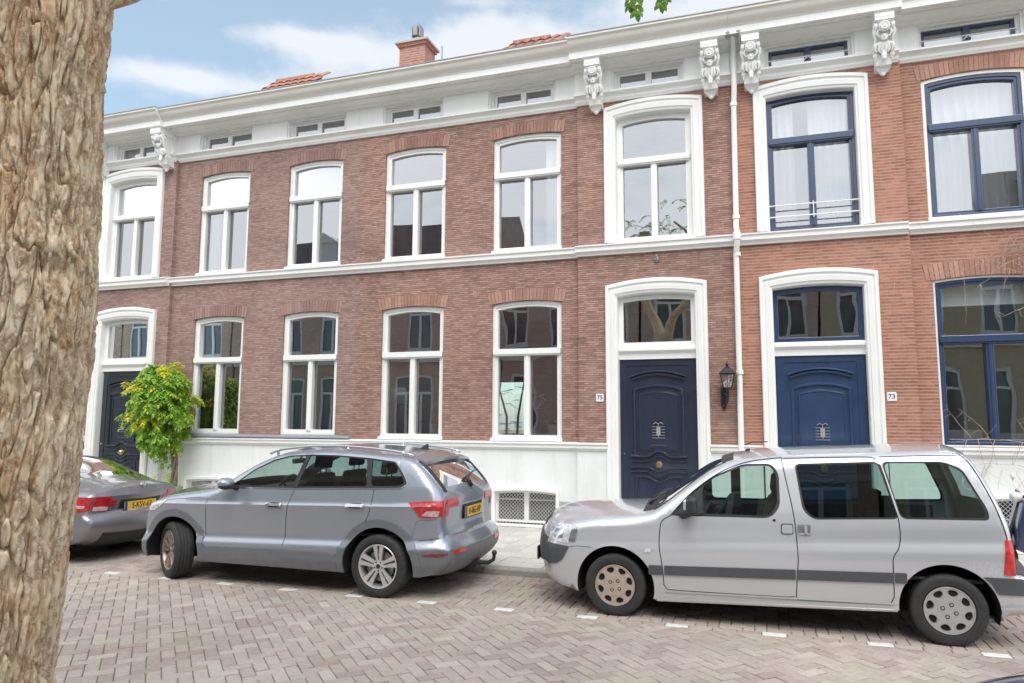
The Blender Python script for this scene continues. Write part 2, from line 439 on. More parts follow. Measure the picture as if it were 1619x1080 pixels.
def herring(mb,x0,x1,y0,y1,ang,W,z,org=(0,0)):
    c,s=math.cos(ang),math.sin(ang)
    R=math.hypot(x1-x0,y1-y0)/2+.5; cx,cy=(x0+x1)/2,(y0+y1)/2
    k=int(R/W)+2
    ux=((cx-org[0])*c+(cy-org[1])*s)/W; uy=(-(cx-org[0])*s+(cy-org[1])*c)/W
    for j in range(int(uy)-k,int(uy)+k):
        for i in range(int(ux)-k,int(ux)+k):
            for (t,w,h) in ((0,2,1),(3,1,2)):
                if (i-j-t)%4: continue
                r=[(i,j),(i+w,j),(i+w,j+h),(i,j+h)]
                q=[(org[0]+(a*c-b*s)*W,org[1]+(a*s+b*c)*W) for a,b in r]
                if max(p[0] for p in q)<x0 or min(p[0] for p in q)>x1 or max(p[1] for p in q)<y0 or min(p[1] for p in q)>y1: continue
                for pl in ((1,0,x1),(-1,0,-x0),(0,1,y1),(0,-1,-y0)):
                    q=clip(q,*pl)
                    if len(q)<3: break
                if len(q)>=3: brickprism(mb,q,z+random.gauss(0,.0012))
MARKY=-4.87
X0,X1=-19.0,7.0
M['clinker']=islandmat('street_brick',[(0,(.355,.285,.26)),(.3,(.43,.36,.325)),(.6,(.46,.395,.355)),(.8,(.40,.335,.31)),(1,(.50,.445,.395))],.82,.5,gscale=.35,grime=(.36,.37,.25))
def sandmat():
    m,nt,b=nodes('joint_sand_and_moss');tc=N(nt,'ShaderNodeTexCoord')
    n=N(nt,'ShaderNodeTexNoise',i_Scale=.9,i_Detail=8.0,i_Roughness=.75);L(nt,tc,'Object',n,'Vector')
    r=ramp(nt,[(.40,(.24,.19,.155)),(.54,(.23,.24,.12)),(.66,(.22,.32,.09))]);L(nt,n,0,r,0);L(nt,r,0,b,'Base Color');b.inputs['Roughness'].default_value=1
    return m
M['sand']=sandmat()
M['farbrick']=brickmat('far_street_brick',(.24,.19,.18),(.32,.26,.24),(.13,.12,.10),.008,rowh=.1,bw=.2,pale=.1)
mb=MB()
# one sheet to the horizon, then the laid bricks on it
mb.add([(-150,-150,-.012),(150,-150,-.012),(150,150,-.012),(-150,150,-.012)],[(0,1,2,3)],1)
herring(mb,X0,X1,-10.05,MARKY-.053,math.radians(45),.102,0)
herring(mb,X0,X1,MARKY+.053,KERB-.11,0,.102,0,org=(.03,MARKY+.053))
x=X0
while x<X1:                                         # gutter course along the kerb
    brickprism(mb,[(x,KERB-.108),(x+.205,KERB-.108),(x+.205,KERB-.002),(x,KERB-.002)],random.gauss(0,.001)); x+=.207
MX=[];k=-16
xw=-4.89
for i in range(-70,60):
    xx=xw+i*.2075
    if X0<xx<X1:
        if i%4==0: MX.append(xx)
        else: brickprism(mb,[(xx-.103,MARKY-.051),(xx+.103,MARKY-.051),(xx+.103,MARKY+.051),(xx-.103,MARKY+.051)],random.gauss(0,.001))
road=mb.build('road',[M['clinker'],M['sand']],fixn=False); struct(road,'street of pinkish brown clinker bricks laid in herringbone')
mb=MB()
for xx in MX: brickprism(mb,[(xx-.102,MARKY-.050),(xx+.102,MARKY-.050),(xx+.102,MARKY+.050),(xx-.102,MARKY+.050)],.001)
M['mark']=P('worn_white_paint',(.72,.72,.70),.7,var=.12,scale=18,stain=.35)
struct(mb.build('road_marking',M['mark'],fixn=False),'row of white painted bricks marking the parking lane')
# pavement and kerb (our side)
M['paver']=islandmat('concrete_paving_slab',[(0,(.52,.51,.475)),(.5,(.58,.57,.53)),(1,(.63,.615,.575))],.85,.35,gscale=.5)
mb=MB()
mb.box(X0-60,X1+60,KERB+.10,-.02,-.3,PZ-.012,1)
yy=KERB+.135
r=0
while yy<-.02:
    y2=min(yy+.3,-.02); xx=X0+(.15 if r%2 else 0)*0
    while xx<X1:
        brickprism(mb,[(xx,yy),(xx+.3,yy),(xx+.3,y2),(xx,y2)],PZ+random.gauss(0,.0012),gap=.003,bev=.004); xx+=.3
    yy+=.3;r+=1
struct(mb.build('pavement',[M['paver'],M['sand']],fixn=False),'pavement of square pale concrete slabs')
M['kerb']=islandmat('kerb_concrete',[(0,(.27,.28,.25)),(1,(.35,.35,.32))],.85,.4)
mb=MB();xx=X0-.2
while xx<X1:
    prof=[(KERB+.13,-.1),(KERB,-.1),(KERB,PZ-.02),(KERB+.02,PZ+.002),(KERB+.13,PZ+.002)]
    mb.extrude_x(prof,xx+.004,xx+.996);xx+=1
struct(mb.build('kerb',M['kerb']),'grey concrete kerb with mossy face')
mb=MB();mb.box(-60,60,-15.2,-10.3,-.2,PZ);mb.box(-60,60,-10.3,-10.15,-.2,PZ+.004)
struct(mb.build('far_pavement',M['paver'],bevel=.01),'pavement on the near side of the street')

# ------------------------------------------------------------------ house parts
def arch_bricks(mb,x0,x1,zs,rise,h=.215,y=-.004,n=None,over=.055):
    n=n or int((x1-x0+2*over)/.062)
    W=x1-x0
    def pt(t,d):
        x=x0-over+(W+2*over)*t; tt=(x-x0)/W
        tc_=min(1,max(0,tt)); z=zs+rise*(1-(2*tc_-1)**2)
        lean=(tt-.5)*.22
        return (x+lean*d*1.2,z+d)
    for i in range(n):
        a=(i+.06)/n;b=(i+.94)/n
        q=[pt(a,.004),pt(b,.004),pt(b,h),pt(a,h)]
        mb.extrude_y(q,y-random.uniform(.002,.006),y+.03)
def window(par,x0,x1,z0,z1,rise,zt,yo=0,frame='white',casing=None,curtain=None,glass='glass',stile=.095,name='window',sill=True,label=None):
    """tall T-window: outer frame, transom bar, mullion; panes and curtains are its sub-parts"""
    fm=M[frame]; y=yo+.045
    mats=[fm,M['white']]
    mb=MB()
    c=0
    if casing:                                       # thin white outer casing round blue joinery
        ringmesh(mb,archpoly(x0,x1,z0,z1,rise),insetpoly(x0,x1,z0,z1,rise,casing,casing*.9),y-.02,y+.12,1); c=casing
    a=c;b=c+stile*.55;d=c+stile
    ringmesh(mb,insetpoly(x0,x1,z0,z1,rise,a,a*.9),insetpoly(x0,x1,z0,z1,rise,b,b),y,y+.14,0)
    ringmesh(mb,insetpoly(x0,x1,z0,z1,rise,b-.004,b-.004),insetpoly(x0,x1,z0,z1,rise,d,d*1.05),y+.018,y+.12,0)
    gx0,gx1=x0+d,x1-d; mid=(x0+x1)/2
    mb.box(x0+c+.02,x1-c-.02,y-.045,y+.10,zt-.048,zt+.048,0)
    mb.box(x0+c+.03,x1-c-.03,y-.028,y+.10,zt-.07,zt-.045,0)
    gz0=z0+d*1.05
    mb.box(mid-.05,mid+.05,y-.003,y+.10,gz0-.03,zt-.06,0)
    mb.box(mid-.02,mid+.02,y-.016,y+.02,gz0-.02,zt-.06,0)
    w=mb.build(name,mats,par,bevel=.005,seg=2)
    if label: w['label']=label
    gy=y+.075
    g=MB();p=[(X,Z) for X,Z in insetpoly(x0,x1,z0,z1,rise,d-.01)[1:-1]]
    poly=[(gx0-.01,zt+.03)]+p+[(gx1+.01,zt+.03)]
    g.add([(X,gy,Z) for X,Z in poly],[tuple(range(len(poly)))])
    g.build('pane',M[glass],w,fixn=False)
    for q0,q1 in ((gx0-.01,mid-.04),(mid+.04,gx1+.01)):
        t=random.uniform(-.002,.002)*2
        g=MB();g.add([(q0,gy+.012+t,gz0-.02),(q1,gy+.012-t,gz0-.02),(q1,gy+.012-t,zt-.05),(q0,gy+.012+t,zt-.05)],[(0,1,2,3)])
        g.build('pane',M[glass],w,fixn=False)
    if sill:
        s=MB();s.extrude_x([(yo+.06,z0+.002),(yo-.045,z0-.002),(yo-.045,z0+.03),(yo+.06,z0+.075)],x0-.01,x1+.01)
        s.build('sill',M['white'],w,bevel=.004)
    return w,gy
def curtain(w,x0,x1,z0,z1,y,amp=.028,wl=.11,mat='curtain',name='curtain'):
    mb=MB();n=max(6,int((x1-x0)/.012));m=6
    ph=random.random()*6
    vs=[];fs=[]
    for j in range(m+1):
        z=z0+(z1-z0)*j/m
        for i in range(n+1):
            x=x0+(x1-x0)*i/n
            vs.append((x,y+amp*math.sin(x/wl*2*PI+ph+.8*math.sin(x*7+ph))*(.75+.25*(1-j/m))+.01*math.sin(x*40+j),z))
    for j in range(m):
        for i in range(n): fs.append((j*(n+1)+i,j*(n+1)+i+1,(j+1)*(n+1)+i+1,(j+1)*(n+1)+i))
    mb.add(vs,fs);return mb.build(name,M[mat],w,smooth=True,fixn=False)
def blind(w,x0,x1,z0,z1,y,mat='blind'):
    mb=MB();mb.box(x0,x1,y,y+.004,z0,z1);mb.tube([(x0,y-.004,z0),(x1,y-.004,z0)],.012);return mb.build('roller_blind',M[mat],w)
def architrave(par,x0,x1,z0,z1,rise,yo,prof,mat='white',name='surround',bottom=False):
    mb=MB();rows=[]
    for d,y in prof:
        p=archpoly(x0+d,x1-d,z0,z1-d,rise*(1-d*2.6));rows.append([(a,yo+y,b) for a,b in p])
    n=len(rows[0]);vs=[v for r in rows for v in r];fs=[]
    for i in range(len(rows)-1):
        for j in range(n-1): fs.append((i*n+j,i*n+j+1,(i+1)*n+j+1,(i+1)*n+j))
    mb.add(vs,fs)
    return mb.build(name,M[mat],par,smooth=True,angle=22)
ARCH=[(0,.02),(0,-.055),(.012,-.075),(.05,-.075),(.062,-.05),(.085,-.05),(.092,-.062),(.15,-.055),(.158,-.04),(.185,-.03),(.195,-.01),(.20,.06),(.20,.16)]
def course(par,name,prof,segs,mat='white'):
    """moulding running along the front; segs: (x0,x1,yo)"""
    mb=MB()
    for x0,x1,yo in segs: mb.extrude_x([(y+yo if y<.0001 else y,z) for y,z in prof],x0,x1)
    return mb.build(name,M[mat],par,smooth=True,angle=25)
STRING=[(.02,4.60),(-.045,4.60),(-.05,4.625),(-.075,4.65),(-.10,4.665),(-.10,4.735),(-.125,4.745),(-.125,4.765),(.02,4.80)]
LEDGE=[(.02,1.36),(-.045,1.36),(-.055,1.385),(-.085,1.40),(-.085,1.455),(-.105,1.46),(-.105,1.475),(.02,1.50)]
BAND=[(.02,7.26),(-.035,7.26),(-.045,7.285),(-.06,7.30),(-.06,7.34),(-.09,7.37),(-.12,7.385),(-.14,7.39),(-.14,7.42),(.02,7.43)]
CORN=[(.02,7.80),(-.115,7.80),(-.12,7.82),(-.16,7.832),(-.18,7.86),(-.24,7.885),(-.26,7.90),(-.28,7.90),(-.285,7.885),(-.315,7.88),(-.32,7.90),(-.36,7.90),(-.365,7.89),(-.39,7.885),(-.42,7.905),(-.43,7.875),(-.50,7.875),(-.50,7.985),(-.52,8.0),(.02,8.0)]
CYMA=[(.02,8.001),(-.515,8.001),(-.525,8.02),(-.55,8.035),(-.585,8.06),(-.61,8.10),(-.62,8.14),(-.645,8.16),(-.66,8.165),(-.66,8.20),(.02,8.215)]
LEAD=[(.02,8.216),(-.665,8.202),(-.672,8.202),(-.672,8.216),(-.64,8.225),(.02,8.235)]

def frieze(par,x0,x1,yo,wins,frame='white'):
    """attic band with small two-light windows between plain piers"""
    holes=[archpoly(a+.08,b-.08,7.44,7.74,0,1) for a,b in wins]
    mb=MB();wallpanel(mb,x0,x1,7.41,7.82,holes,yo+.0,.2)
    e=[x0]+[q for w in wins for q in w]+[x1]
    for i in range(0,len(e),2):
        if e[i+1]-e[i]>.03: mb.box(e[i],e[i+1],yo-.10,yo+.01,7.43,7.80)
    for a,b in wins:
        mb.box(a,a+.035,yo-.07,yo+.005,7.43,7.80);mb.box(b-.035,b,yo-.07,yo+.005,7.43,7.80);mb.box(a+.035,b-.035,yo-.07,yo+.005,7.77,7.80)
    mb.build('attic_frieze',M['white'],par,bevel=.004)
    for a,b in wins:
        w=MB();x=a+.08;X=b-.08;m=(x+X)/2
        ringmesh(w,archpoly(x,X,7.44,7.74,0,1),archpoly(x+.045,X-.045,7.475,7.705,0,1),yo+.03,yo+.10)
        w.box(m-.05,m+.05,yo+.025,yo+.09,7.47,7.71)
        wo=w.build('attic_window',M[frame],par,bevel=.004)
        for q0,q1 in ((x+.04,m-.045),(m+.045,X-.04)):
            g=MB();g.add([(q0,yo+.07,7.47),(q1,yo+.07,7.47),(q1,yo+.07,7.71),(q0,yo+.07,7.71)],[(0,1,2,3)]);g.build('pane',M['glass'],wo,fixn=False)
        if frame!='white':
            g=MB();g.box(x+.04,X-.04,yo+.12,yo+.124,7.48,7.70);g.build('roller_blind',M['blind'],wo)
            g=MB();g.tube([(x-.02,yo-.03,7.56),(X+.02,yo-.03,7.56)],.008);
            g.tube([(m-.06,yo-.03,7.50),(m,yo-.035,7.56),(m+.06,yo-.03,7.50)],.007)
            g.build('window_rail',M['white'],wo)
def corbel(par,cx,yo):
    """carved console: stepped head, rosette, mask, hanging acanthus and pendant"""
    mb=MB();y=yo-.10;w=.13
    prof=[(y+.02,7.86),(y-.36,7.86),(y-.38,7.80),(y-.36,7.74),(y-.31,7.70),(y-.27,7.62),(y-.22,7.52),(y-.16,7.42),(y-.13,7.34),(y-.12,7.24),(y-.10,7.16),(y+.10,7.12)]
    mb.extrude_x(prof,cx-w*.82,cx+w*.82)
    mb.box(cx-w-.025,cx+w+.025,y-.385,y+.02,7.86,7.895)
    mb.box(cx-w,cx+w,y-.37,y+.02,7.74,7.862)
    rx=Matrix.Rotation(PI/2,4,'X')
    for s in (-1,1):                                   # side volutes
        for (zz,yy,r) in ((7.68,y-.27,.065),(7.30,y-.12,.045)):
            mb.lathe([(0,.03),(r*.35,.035),(r*.4,.02),(r*.75,.02),(r*.8,.03),(r,.02),(r,-.02),(0,-.02)],Matrix.Translation((cx+s*w*.86,yy,zz))@Matrix.Rotation(s*PI/2,4,'Y'),14)
        mb.tube([(cx+s*w*.8,y-.30,7.72),(cx+s*w*1.05,y-.27,7.60),(cx+s*w*.85,y-.22,7.50),(cx+s*w*1.08,y-.17,7.40),(cx+s*w*.75,y-.14,7.30),(cx+s*w*.9,y-.12,7.22)],[.02,.028,.02,.026,.022,.012],8)
        mb.tube([(cx+s*.02,y-.30,7.60),(cx+s*.07,y-.29,7.63),(cx+s*.10,y-.285,7.58),(cx+s*.075,y-.26,7.53),(cx+s*.03,y-.26,7.54)],[.012,.018,.02,.018,.01],8)
    mb.lathe([(0,.05),(.02,.05),(.03,.03),(.05,.045),(.062,.04),(.07,.015),(.078,.02),(.085,0)],Matrix.Translation((cx,y-.315,7.665))@Matrix.Rotation(math.radians(100),4,'X'),20)
    mb.ball((cx,y-.25,7.53),(.055,.045,.06),12)         # mask
    mb.ball((cx,y-.29,7.52),(.016,.02,.022),8);mb.ball((cx-.024,y-.287,7.545),(.016,.012,.01),8);mb.ball((cx+.024,y-.287,7.545),(.016,.012,.01),8)
    mb.tube([(cx-.03,y-.27,7.485),(cx,y-.285,7.478),(cx+.03,y-.27,7.485)],.01,6)
    for k,a in enumerate((-.9,-.5,-.18,.18,.5,.9)):      # acanthus leaves
        x1=cx+a*.12
        mb.tube([(cx+a*.04,y-.22,7.47),(x1,y-.215,7.43),(x1*1.0+a*.02,y-.19,7.36),(cx+a*.10,y-.19,7.30+.03*abs(a))],[.012,.026,.024,.006],6)
    for k in range(3):
        mb.ball((cx,y-.165-.01*k,7.33-.05*k),(.05-.008*k,.035,.04),10)
    # pendant below the band
    yy=yo-.06
    for a in (-1,-.5,0,.5,1):
        mb.tube([(cx+a*.05,yy-.05,7.24),(cx+a*.085,yy-.07,7.17),(cx+a*.05,yy-.05,7.11),(cx+a*.02,yy-.03,7.05)],[.02,.032,.022,.008],8)
    mb.ball((cx,yy-.05,7.06),(.028,.028,.035),10)
    mb.lathe([(0,.07),(.04,.065),(.09,.03),(.095,0),(0,0)],Matrix.Translation((cx,yy-.0,7.245))@Matrix.Rotation(PI/2,4,'X'),14)
    return mb.build('corbel',M['white'],par,smooth=True,angle=50)
def ridge(mb,pts,w,h,y,mi=0):
    """rounded raised moulding following pts (x,z) on plane y, standing h proud"""
    P_=[Vector(p) for p in pts];n=len(P_);prof=[(-.5,0),(-.42,.6),(-.2,1),(.2,1),(.42,.6),(.5,0)]
    vs=[]
    for i,p in enumerate(P_):
        t=(P_[min(i+1,n-1)]-P_[max(i-1,0)]).normalized();nn=Vector((-t.y,t.x))
        for a,b in prof:
            q=p+nn*a*w;vs.append((q.x,y-b*h,q.y))
    m=len(prof);fs=[(i*m+j,i*m+j+1,(i+1)*m+j+1,(i+1)*m+j) for i in range(n-1) for j in range(m-1)]
    fs+=[tuple(range(m)),tuple((n-1)*m+j for j in range(m-1,-1,-1))]
    mb.add(vs,fs,mi)
def door(par,x0,x1,z0,z1,y,mat,knobmat='brass',grille=True):
    mb=MB();w=x1-x0;c=(x0+x1)/2
    mb.box(x0,x1,y,y+.06,z0,z1)
    st=.17*w/1.16
    mb.box(x0,x0+st*.62,y-.012,y,z0,z1);mb.box(x1-st*.62,x1,y-.012,y,z0,z1);mb.box(x0+st*.62,x1-st*.62,y-.012,y,z1-.10,z1)
    a,b=x0+st,x1-st
    arc=lambda xa,xb,z,r,n=16:[(xa+(xb-xa)*i/n,z+r*(1-(2*i/n-1)**2)) for i in range(n+1)]
    # double curved drip moulding
    ridge(mb,arc(a+.01,b-.01,z1-.33,.085),.045,.045,y);ridge(mb,arc(a-.01,b+.01,z1-.285,.085),.035,.06,y)
    # big field panel with arched head
    zt=z1-.50;zb=1.30
    ridge(mb,[(a+.04,zb)]+arc(a+.04,b-.04,zt,.07)+[(b-.04,zb)],.05,.03,y)
    fld=[(a+.11,zb+.08)]+arc(a+.11,b-.11,zt-.07,.055)+[(b-.11,zb+.08)]
    mb.extrude_y(fld,y-.014,y)
    ridge(mb,[(a+.13,zb+.10)]+arc(a+.13,b-.13,zt-.09,.05)+[(b-.13,zb+.10)],.02,.02,y-.006)
    # wavy rails round the knob
    def wave(z,s): 
        r=[]
        for i in range(29):
            t=i/28;x=a-.02+(b-a+.04)*t;u=abs(t-.5)
            r.append((x,z+s*(.075*max(0,1-(u/.16)**2) if u<.16 else -.012*math.sin((u-.16)/.34*PI))))
        return r
    ridge(mb,wave(zb-.01,1),.05,.045,y);ridge(mb,wave(zb-.085,1),.03,.03,y)
    ridge(mb,wave(zb-.20,-.7),.035,.03,y);ridge(mb,wave(zb-.265,-1),.04,.04,y)
    # lower panel
    zl=z0+.10;zu=zb-.38
    ridge(mb,[(a+.03,zl)]+[(x,zz-.06) for x,zz in wave(zb-.29,-.9)[3:-3]]+[(b-.03,zl),(a+.03,zl)],.045,.03,y)
    mb.box(a+.12,b-.12,y-.016,y,zl+.09,zu-.05)
    d=mb.build('door',M[mat],par,bevel=.004)
    k=MB();k.lathe([(0,.065),(.03,.062),(.045,.045),(.04,.02),(.02,.012),(.055,.010),(.06,0),(0,0)],Matrix.Translation((c,y-.008,zb-.145))@Matrix.Rotation(PI/2,4,'X'),24)
    k.build('door_knob',M[knobmat],d,smooth=True,angle=40)
    if grille:
        g=MB();zc=zb+.30
        for i in range(5): g.tube([(c-.10,y-.03,zc+.045*(i-.5)),(c+.10,y-.03,zc+.045*(i-.5))],.004,6)
        g.box(c-.03,c+.03,y-.035,y-.014,zc+.02,zc+.15)
        g.tube([(c-.075,y-.03,zc+.20),(c-.04,y-.035,zc+.225),(c,y-.03,zc+.20),(c+.04,y-.035,zc+.225),(c+.075,y-.03,zc+.20)],.007,6)
        g.tube([(c,y-.03,zc-.01),(c,y-.03,zc+.20)],.006,6)
        g.build('knocker_grille',M['gutterlead'],d)
        g=MB();g.box(c-.15,c+.15,y-.022,y-.012,zb+.12,zb+.17);g.box(c-.13,c+.13,y-.028,y-.02,zb+.13,zb+.16);g.build('letter_slot',M[mat],d,bevel=.003)
    g=MB();g.lathe([(0,.02),(.014,.018),(.016,0)],Matrix.Translation((x0+.055,y-.012,zb+.02))@Matrix.Rotation(PI/2,4,'X'),14);g.build('keyhole',M['chrome'],d)
    return d
def doorway(par,x0,x1,z1,rise,yo,dmat,fmat='white',oldg=False,grille=True,zdoor=.32,surround='white'):
    """x0,x1: outer edges of the moulded surround"""
    i=.20
    architrave(par,x0,x1,PZ,z1,rise,yo,ARCH,surround,'door_surround')
    a,b=x0+i,x1-i
    y=yo+.10
    mb=MB()                                             # transom bar
    mb.extrude_x([(y+.1,2.85),(y-.02,2.85),(y-.02,2.94),(y-.04,2.96),(y-.075,2.985),(y-.075,3.02),(y-.03,3.03),(y-.02,3.06),(y+.1,3.06)],a,b)
    mb.build('transom_beam',M[surround],par,smooth=True,angle=25)
    mb=MB()
    zt=z1-i; zb=3.06
    outer=archpoly(a,b,zb,zt,rise*.42); inner=insetpoly(a,b,zb,zt,rise*.42,.07,.07)
    ringmesh(mb,outer,inner,y+.01,y+.09)
    tw=mb.build('transom_window',M[fmat],par,bevel=.005)
    g=MB();p=insetpoly(a,b,zb,zt,rise*.42,.06,.06);g.add([(X,y+.05,Z) for X,Z in p],[tuple(range(len(p)))]);g.build('pane',M['oldglass' if oldg else 'glass'],tw,fixn=False)
    door(par,a+.012,b-.012,zdoor,2.848,y+.02,dmat,grille=grille)
    s=MB();s.box(a-.02,b+.02,yo-.12,y+.12,PZ,zdoor-.002);s.box(a-.02,b+.02,yo-.42,yo-.12,PZ,(zdoor+PZ)/2)
    s.build('doorstep',M['granite'],par,bevel=.01)
def basement(par,x0,x1,yo,z0=.085,z1=.70,rise=.03):
    mb=MB();w=.05
    o=archpoly(x0,x1,z0,z1,rise,8);i_=insetpoly(x0,x1,z0,z1,rise,w,.03,8)
    ringmesh(mb,o,i_,yo-.07,yo+.12)
    ringmesh(mb,insetpoly(x0,x1,z0,z1,rise,.045,.06,8),insetpoly(x0,x1,z0,z1,rise,.09,.10,8),yo+.04,yo+.10)
    m=(x0+x1)/2;mb.box(m-.04,m+.04,yo+.035,yo+.10,z0+.1,z1-.06)
    bw=mb.build('basement_window',M['white'],par,bevel=.004)
    g=MB();g.add([(x0+.08,yo+.08,z0+.08),(x1-.08,yo+.08,z0+.08),(x1-.08,yo+.08,z1),(x0+.08,yo+.08,z1)],[(0,1,2,3)]);g.build('pane',M['bglass'],bw,fixn=False)
    g=MB();g.box(x0+.02,x1-.02,yo+.24,yo+.26,z0-.0,z1+.1);g.build('basement_shade_panel',M['blackback'],bw)  # near-black panel: the unlit basement's shade put in as colour behind the pane
    g=MB();s=.06;a,b,c,d=x0+.05,x1-.05,z0+.035,z1-.035;y=yo-.045
    for sgn in (1,-1):
        k=-int((d-c)/s)-1
        while a+k*s<b+ (d-c):
            xs=a+k*s
            # line x = xs + sgn*(z-c) (sgn=1) or mirrored
            pts=[]
            t0,t1=0,d-c
            if sgn==1: X=lambda t:xs+t
            else: X=lambda t:xs+(d-c)-t
            lo,hi=t0,t1
            xa,xb=X(lo),X(hi)
            def cl(v):
                return v
            # clip to a..b
            if sgn==1: lo=max(lo,a-xs);hi=min(hi,b-xs)
            else: lo=max(lo,xs+(d-c)-b);hi=min(hi,xs+(d-c)-a)
            if hi-lo>.01: g.tube([(X(lo),y+.003*sgn,c+lo),(X(hi),y+.003*sgn,c+hi)],.0019,4,cap=False)
            k+=1
    g.tube([(a,y,c),(b,y,c),(b,y,d),(a,y,d),(a,y,c)],.009,4)
    g.build('security_grille',M['white'],bw)
def rooms(par,x0,x1,wallm='interior',depth=4.8,back=None,y0=.2):
    mb=MB()
    x0+=.06;x1-=.06
    for z0,z1 in ((PZ-.1,.55),(4.25,4.55),(7.30,7.40),(8.1,8.15)): mb.box(x0,x1,y0+.02,depth,z0,z1,1 if z0>1 else 2)
    hs=[archpoly(*bk_,0,1) for bk_ in (back or [])]
    wallpanel(mb,x0,x1,PZ,8.1,hs,depth,.15)
    mb.box(x0,x0+.08,y0+.02,depth,PZ,8.1);mb.box(x1-.08,x1,y0+.02,depth,PZ,8.1)
    return mb.build('room_shell',[M[wallm],M['ceiling'],M['woodfloor']],par)
def tiles(mb,a,b,c,tw=.22,tl=.28):
    """clay pantiles on the parallelogram a (eaves left), b (eaves right), c (ridge left)"""
    a,b,c=Vector(a),Vector(b),Vector(c);U=(b-a);V=(c-a);nu=max(1,int(U.length/tw));nv=max(1,int(V.length/tl))
    nn=U.cross(V).normalized()
    if nn.z<0: nn=-nn
    for j in range(nv):
        for i in range(nu):
            vs=[]
            for vv,lift in ((0,.035),(1.08,.0)):
                for k in range(5):
                    u=(i+k/4*1.02)/nu; h=.035*math.sin(k/4*PI)+lift
                    vs.append(a+U*u+V*((j+vv)/nv)+nn*h)
            fs=[(k,k+1,6+k,5+k) for k in range(4)]
            vs2=[p-nn*.015 for p in vs]
            n=len(vs);mb.add(vs+vs2,fs+[(k+n,5+k+n,6+k+n,k+1+n) for k in range(4)]+[(k,k+n,k+1+n,k+1) for k in range(4)])

WX={1:(-10.85,-9.63),2:(-8.69,-7.46),3:(-6.53,-5.28),4:(-4.35,-3.09)}
GZ=(1.50,3.87,.05,3.035); UZ=(4.79,6.88,.05,6.205)
# ================================================================== centre house
hc=thing('brick_house','brown brick house with dark navy front door between the drainpipe and the purplish house','house',(-3.66,0,0))
RY=-.08
holes=[archpoly(*WX[k],GZ[0]-.002,GZ[1],GZ[2]) for k in (3,4)]+[archpoly(*WX[k],UZ[0]-.002,UZ[1],UZ[2]) for k in (3,4)]
bh=[archpoly(-4.30,-3.12,.085,.70,.03,8)]
mb=MB();wallpanel(mb,-7.07,-2.78,1.42,7.30,holes,0,.2)
r5=[archpoly(-2.26,-.72,-.2+.3,4.02,.08),archpoly(-2.26,-.72,4.795,7.08,.085)]
wallpanel(mb,-2.78,-.235,1.42,7.30,[r5[1]],RY,.28,notch=[(-2.26,1.42)]+r5[0][1:-1]+[(-.72,1.42)])
mb.build('wall',M['brickC'],hc)
def arches(par,lst,mat):
    for q,kw in lst:
        ab=MB();arch_bricks(ab,*q,**kw);ab.build('brick_arch',M[mat],par)
arches(hc,[((*WX[k],Z[1],Z[2]),{}) for k in (3,4) for Z in (GZ,UZ)],'archC')
PD=[(-2.26,PZ),(-2.26,1.38),(-.72,1.38),(-.72,PZ)]
mb=MB();wallpanel(mb,-7.07,-2.80,.52,1.40,[[(-4.302,.5201),(-4.302,.70),(-3.118,.70),(-3.118,.5201)]] ,-.03,.25)
wallpanel(mb,-2.80,-2.27,.52,1.40,[],RY-.03,.3);wallpanel(mb,-.70,-.235,.52,1.40,[],RY-.03,.3)
mb.build('plinth',M['whitewall'],hc)
for q in ((-7.07,-4.302,PZ-.05,.519,[],-.045,.2),(-3.118,-2.79,PZ-.05,.519,[],-.045,.2),(-2.79,-2.27,PZ-.05,.519,[],RY-.045,.25),(-.70,-.235,PZ-.05,.519,[],RY-.045,.25),):
    mb=MB();wallpanel(mb,*q);mb.build('granite_base',M['granite'],hc,bevel=.004)
SG=[(-7.07,-2.80,0),(-2.80,-.235,RY)]
course(hc,'plinth_ledge',LEDGE,[(-7.07,-2.80,0),(-2.80,-2.28,RY),(-.68,-.235,RY)]);course(hc,'string_course',STRING,SG);course(hc,'architrave_band',BAND,SG)
course(hc,'cornice',CORN,SG);course(hc,'gutter',CYMA,SG,'cream');course(hc,'gutter_edge',LEAD,SG,'gutterlead')
frieze(hc,-7.07,-2.80,0,[(-6.56,-5.30),(-4.42,-3.16)]);frieze(hc,-2.80,-.235,RY,[(-2.16,-.94)])
for cx in (-2.42,-.53): corbel(hc,cx,RY)
basement(hc,-4.30,-3.12,-.03)
w,gy=window(hc,*WX[3],*GZ[:3],GZ[3]);curtain_y=gy
w,gy=window(hc,*WX[4],*GZ[:3],GZ[3],glass='oldglass')
w,gy=window(hc,*WX[3],*UZ[:3],UZ[3])
w,gy=window(hc,*WX[4],*UZ[:3],UZ[3]);curtain(w,-3.42,-3.17,UZ[0]+.1,UZ[1]-.02,gy+.12)
architrave(hc,-2.31,-.68,4.79,7.14,.095,RY,ARCH)
w,gy=window(hc,-2.11,-.88,4.80,6.955,.05,6.20,RY+.05)
doorway(hc,-2.31,-.68,4.07,.095,RY,'navydoor')
mb=MB();mb.box(-2.9,-2.8,5.2,5.21,0,.1)
rooms(hc,-7.07,-2.95,'redwall',5,[(-6.15,-5.2,1.25,2.8),(-4.4,-3.1,.9,3.8),(-6.95,-6.4,.9,3.8)]);rooms(hc,-2.93,-.3,'interior',4,y0=.12)  # second and third back openings are out of view, added to light the red room
